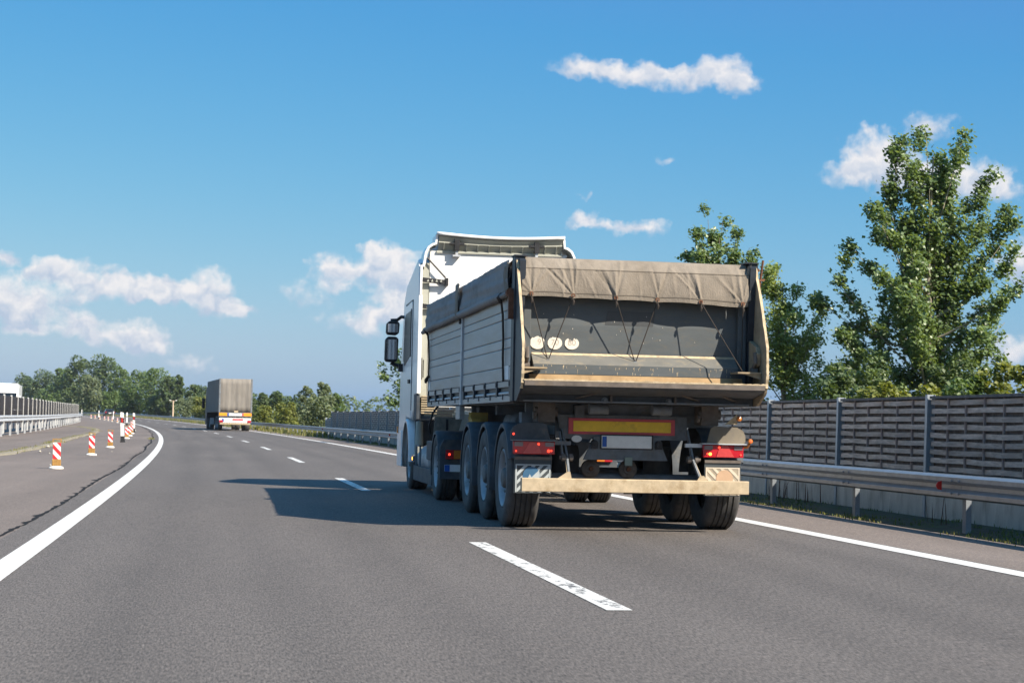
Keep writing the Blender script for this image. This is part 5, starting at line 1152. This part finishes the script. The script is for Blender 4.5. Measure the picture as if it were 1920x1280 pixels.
# ------------------------------------------------------------------ far curtain-sided truck
M_curt = mat('grey_curtain', (.225, .205, .18), .85, var=.2, scale=1.6, stretch=(2.5, 2.5, .35), col2=(.15, .135, .12), amt=.35, scale2=.9)
M_orange = mat('marking_orange', (.85, .33, .02), .45, var=.05)
FT = empty('curtain_truck', P(143.2, 2.42)); FT.rotation_euler = (0, 0, head(143.2)+.02)
tag(FT, 'grey curtain-sided lorry with orange rear markings far ahead in the right lane', 'truck')
def fp(name, mb, m, parent=None, **k): return obj(name, mb, m, parent or FT, **k)
def cur(u, v): return (-1.26+2.52*u, .0+.018*math.sin(u*17+v*2)+.012*math.sin(u*41), 1.42+2.52*v)
bx = fp('box_body', MB().box(-1.25, 1.25, .04, 13.4, 1.40, 3.93), M_curt, bevel=.03)
fp('rear_curtain', MB().grid(cur, 40, 6), M_curt, bx, smooth='all', solid=.01)
for i in range(14): fp('curtain_fold', MB().box(-1.262, -1.252, .5+.92*i, .95+.92*i, 1.45, 3.85), M_curt, bx, bevel=.004)
for x in (-1.2, 1.2): fp('corner_post', MB().box(x-.06, x+.06, -.03, .03, 1.15, 3.96), M_chas, bx)
sill = fp('rear_sill', MB().box(-1.26, 1.26, -.03, .10, 1.08, 1.40), M_chas)
fp('orange_board', MB().box(-1.22, -.62, -.05, -.035, 1.13, 1.36), M_orange, sill); fp('orange_board', MB().box(.62, 1.22, -.05, -.035, 1.13, 1.36), M_orange, sill)
fp('white_board', MB().box(-.48, .50, -.05, -.035, 1.14, 1.33), M_plate, sill); fp('blue_board', MB().box(-.60, -.49, -.05, -.035, 1.14, 1.33), M_blue, sill); fp('red_board', MB().box(.51, .61, -.05, -.035, 1.14, 1.33), M_refR, sill)
fp('latch_plate', MB().box(-.10, .20, -.06, -.03, 1.40, 1.53), M_dustl, sill)
lb = fp('light_bar', MB().box(-1.2, 1.2, .02, .12, .62, .98), M_plate)
fp('number_plate', MB().box(-.85, -.35, .0, .015, .70, .92), M_plate, lb); fp('plate_band', MB().box(-1.0, -.86, .0, .015, .68, .92), M_blue, lb)
for sx in (-1, 1): fp('tail_lamp', MB().box(*sorted((sx*.92, sx*1.19)), -.012, .0195, .64, .80), M_lred, lb); 
fp('red_strip', MB().box(-.2, .6, -.005, .015, .80, .92), M_refR, lb); fp('bumper_bar', MB().box(-1.15, 1.15, -.02, .06, .48, .60), M_bump, lb)
def fwheel(x, y, sx, w=.34):
    wh = fp('wheel', MB().lathe([(.28, .03), (.40, 0), (.48, .01), (.50, .05), (.50, w-.05), (.48, w-.01), (.40, w), (.28, w-.03)], 'x', (x if sx < 0 else x-w, y, .495), 28), M_rub, smooth=True)
    fp('rim', MB().lathe([(.29, 0), (.26, .04), (.15, .06), (0, .05)] if sx < 0 else [(.29, 0), (.26, -.04), (.15, -.06), (0, -.05)], 'x', (x, y, .495), 20), M_rim, wh, smooth=True)
for y in (1.6, 2.9, 4.2, 10.2, 13.9):
    for sx in (-1, 1): fwheel(sx*1.2, y, sx)
fp('chassis', MB().box(-.5, .5, .3, 15, .75, 1.12), M_chas)
fp('side_guard', MB().box(-1.24, -1.2, 5.2, 9.3, .45, .95), M_chas)
fp('cab', MB().prism([(13.6, .45), (13.6, 3.55), (15.0, 3.35), (15.4, 2.0), (15.45, .4)], 'x', -1.24, 1.24), M_navy, bevel=.05)
for sx in (-1, 1): fp('mirror', MB().box(*sorted((sx*1.32, sx*1.55)), 15.0, 15.12, 1.75, 2.55), M_black, bevel=.03); fp('mirror_arm', MB().box(*sorted((sx*1.2, sx*1.4)), 15.04, 15.08, 2.45, 2.5), M_black)

# ------------------------------------------------------------------ oncoming white truck behind the median barrier
WT = empty('white_truck', (-21.35, 185, tz(185))); WT.rotation_euler = (0, 0, head(185))
tag(WT, 'white lorry roof showing above the median noise barrier at far left', 'truck')
def wp(name, mb, m, parent=None, **k): return obj(name, mb, m, parent or WT, **k)
wb = wp('box_body', MB().box(-1.25, 1.25, 2.3, 12.0, 1.0, 3.72), M_cab, bevel=.03)
wc = wp('cab', MB().prism([(0, .45), (.02, 1.6), (.30, 2.95), (.6, 3.05), (2.1, 3.05), (2.1, .45)], 'x', -1.22, 1.22), M_cab, bevel=.05)
wp('windscreen', MB().prism([(-.005, 1.75), (.235, 2.85), (.24, 2.83), (.01, 1.72)], 'x', -1.1, 1.1), M_glass, wc)
wp('roof_deflector', MB().prism([(.45, 3.04), (1.9, 3.80), (2.15, 3.80), (2.15, 3.04)], 'x', -1.18, 1.18), M_cab, wc, bevel=.05)
wp('grille', MB().box(-.8, .8, -.02, -.001, .8, 1.45), M_black, wc)
for sx in (-1, 1):
    wp('mirror', MB().box(*sorted((sx*1.28, sx*1.5)), .05, .17, 1.9, 2.6), M_cab, bevel=.03)
    wp('headlight', MB().box(*sorted((sx*.75, sx*1.12)), -.02, -.001, .62, .80), M_white, wc)
    for y in (1.3, 9.5, 10.8):
        wp('wheel', MB().lathe([(0, .05), (.28, .03), (.40, 0), (.48, .01), (.50, .05), (.50, .29), (.48, .33), (0, .3)], 'x', (-1.2 if sx < 0 else .87, y, .5), 24), M_rub, smooth=True)
wp('chassis', MB().box(-.5, .5, .5, 12, .6, 1.0), M_chas)

# ------------------------------------------------------------------ dark car far ahead
M_car = mat('car_navy', (.012, .015, .022), .3, var=.1, coat=.4)
CR = empty('dark_car', P(352.5, 1.45)); CR.rotation_euler = (0, 0, head(352.5)); tag(CR, 'small dark car far away seen between the median marker posts', 'car')
def cp_(name, mb, m, parent=None, **k): return obj(name, mb, m, parent or CR, **k)
cb = cp_('body', MB().prism([(0, .30), (0, .75), (.05, .95), (.35, 1.0), (3.0, .95), (4.1, .80), (4.3, .60), (4.3, .30)], 'x', -.92, .92), M_car, bevel=.08, seg=3)
cabn = cp_('cabin', MB().add([(-.84, .12, .95), (.84, .12, .95), (.84, 3.1, .93), (-.84, 3.1, .93), (-.62, .75, 1.46), (.62, .75, 1.46), (.62, 2.2, 1.44), (-.62, 2.2, 1.44)], [(0,3,2,1),(4,5,6,7),(0,1,5,4),(1,2,6,5),(2,3,7,6),(3,0,4,7)]), M_car, cb, bevel=.05)
cp_('rear_window', MB().add([(-.66, .20, 1.03), (.66, .20, 1.03), (.54, .66, 1.41), (-.54, .66, 1.41), (-.66, .17, 1.05), (.66, .17, 1.05), (.54, .63, 1.43), (-.54, .63, 1.43)], [(4,5,6,7),(0,1,5,4),(1,2,6,5),(2,3,7,6),(3,0,4,7)]), M_glass, cabn)
for sx in (-1, 1):
    cp_('tail_lamp', MB().box(*sorted((sx*.62, sx*.90)), -.02, .03, .72, .90), M_lred, cb, bevel=.01)
    for y in (.75, 3.4): cp_('wheel', MB().lathe([(0, .02), (.2, .0), (.30, .02), (.31, .05), (.31, .17), (.29, .2), (0, .2)], 'x', (-.93 if sx < 0 else .73, y, .31), 20), M_rub, smooth=True)
cp_('number_plate', MB().box(-.26, .26, -.025, -.005, .60, .72), M_plate, cb)
cp_('bumper', MB().box(-.90, .90, -.06, .05, .32, .52), M_black, cb, bevel=.02)
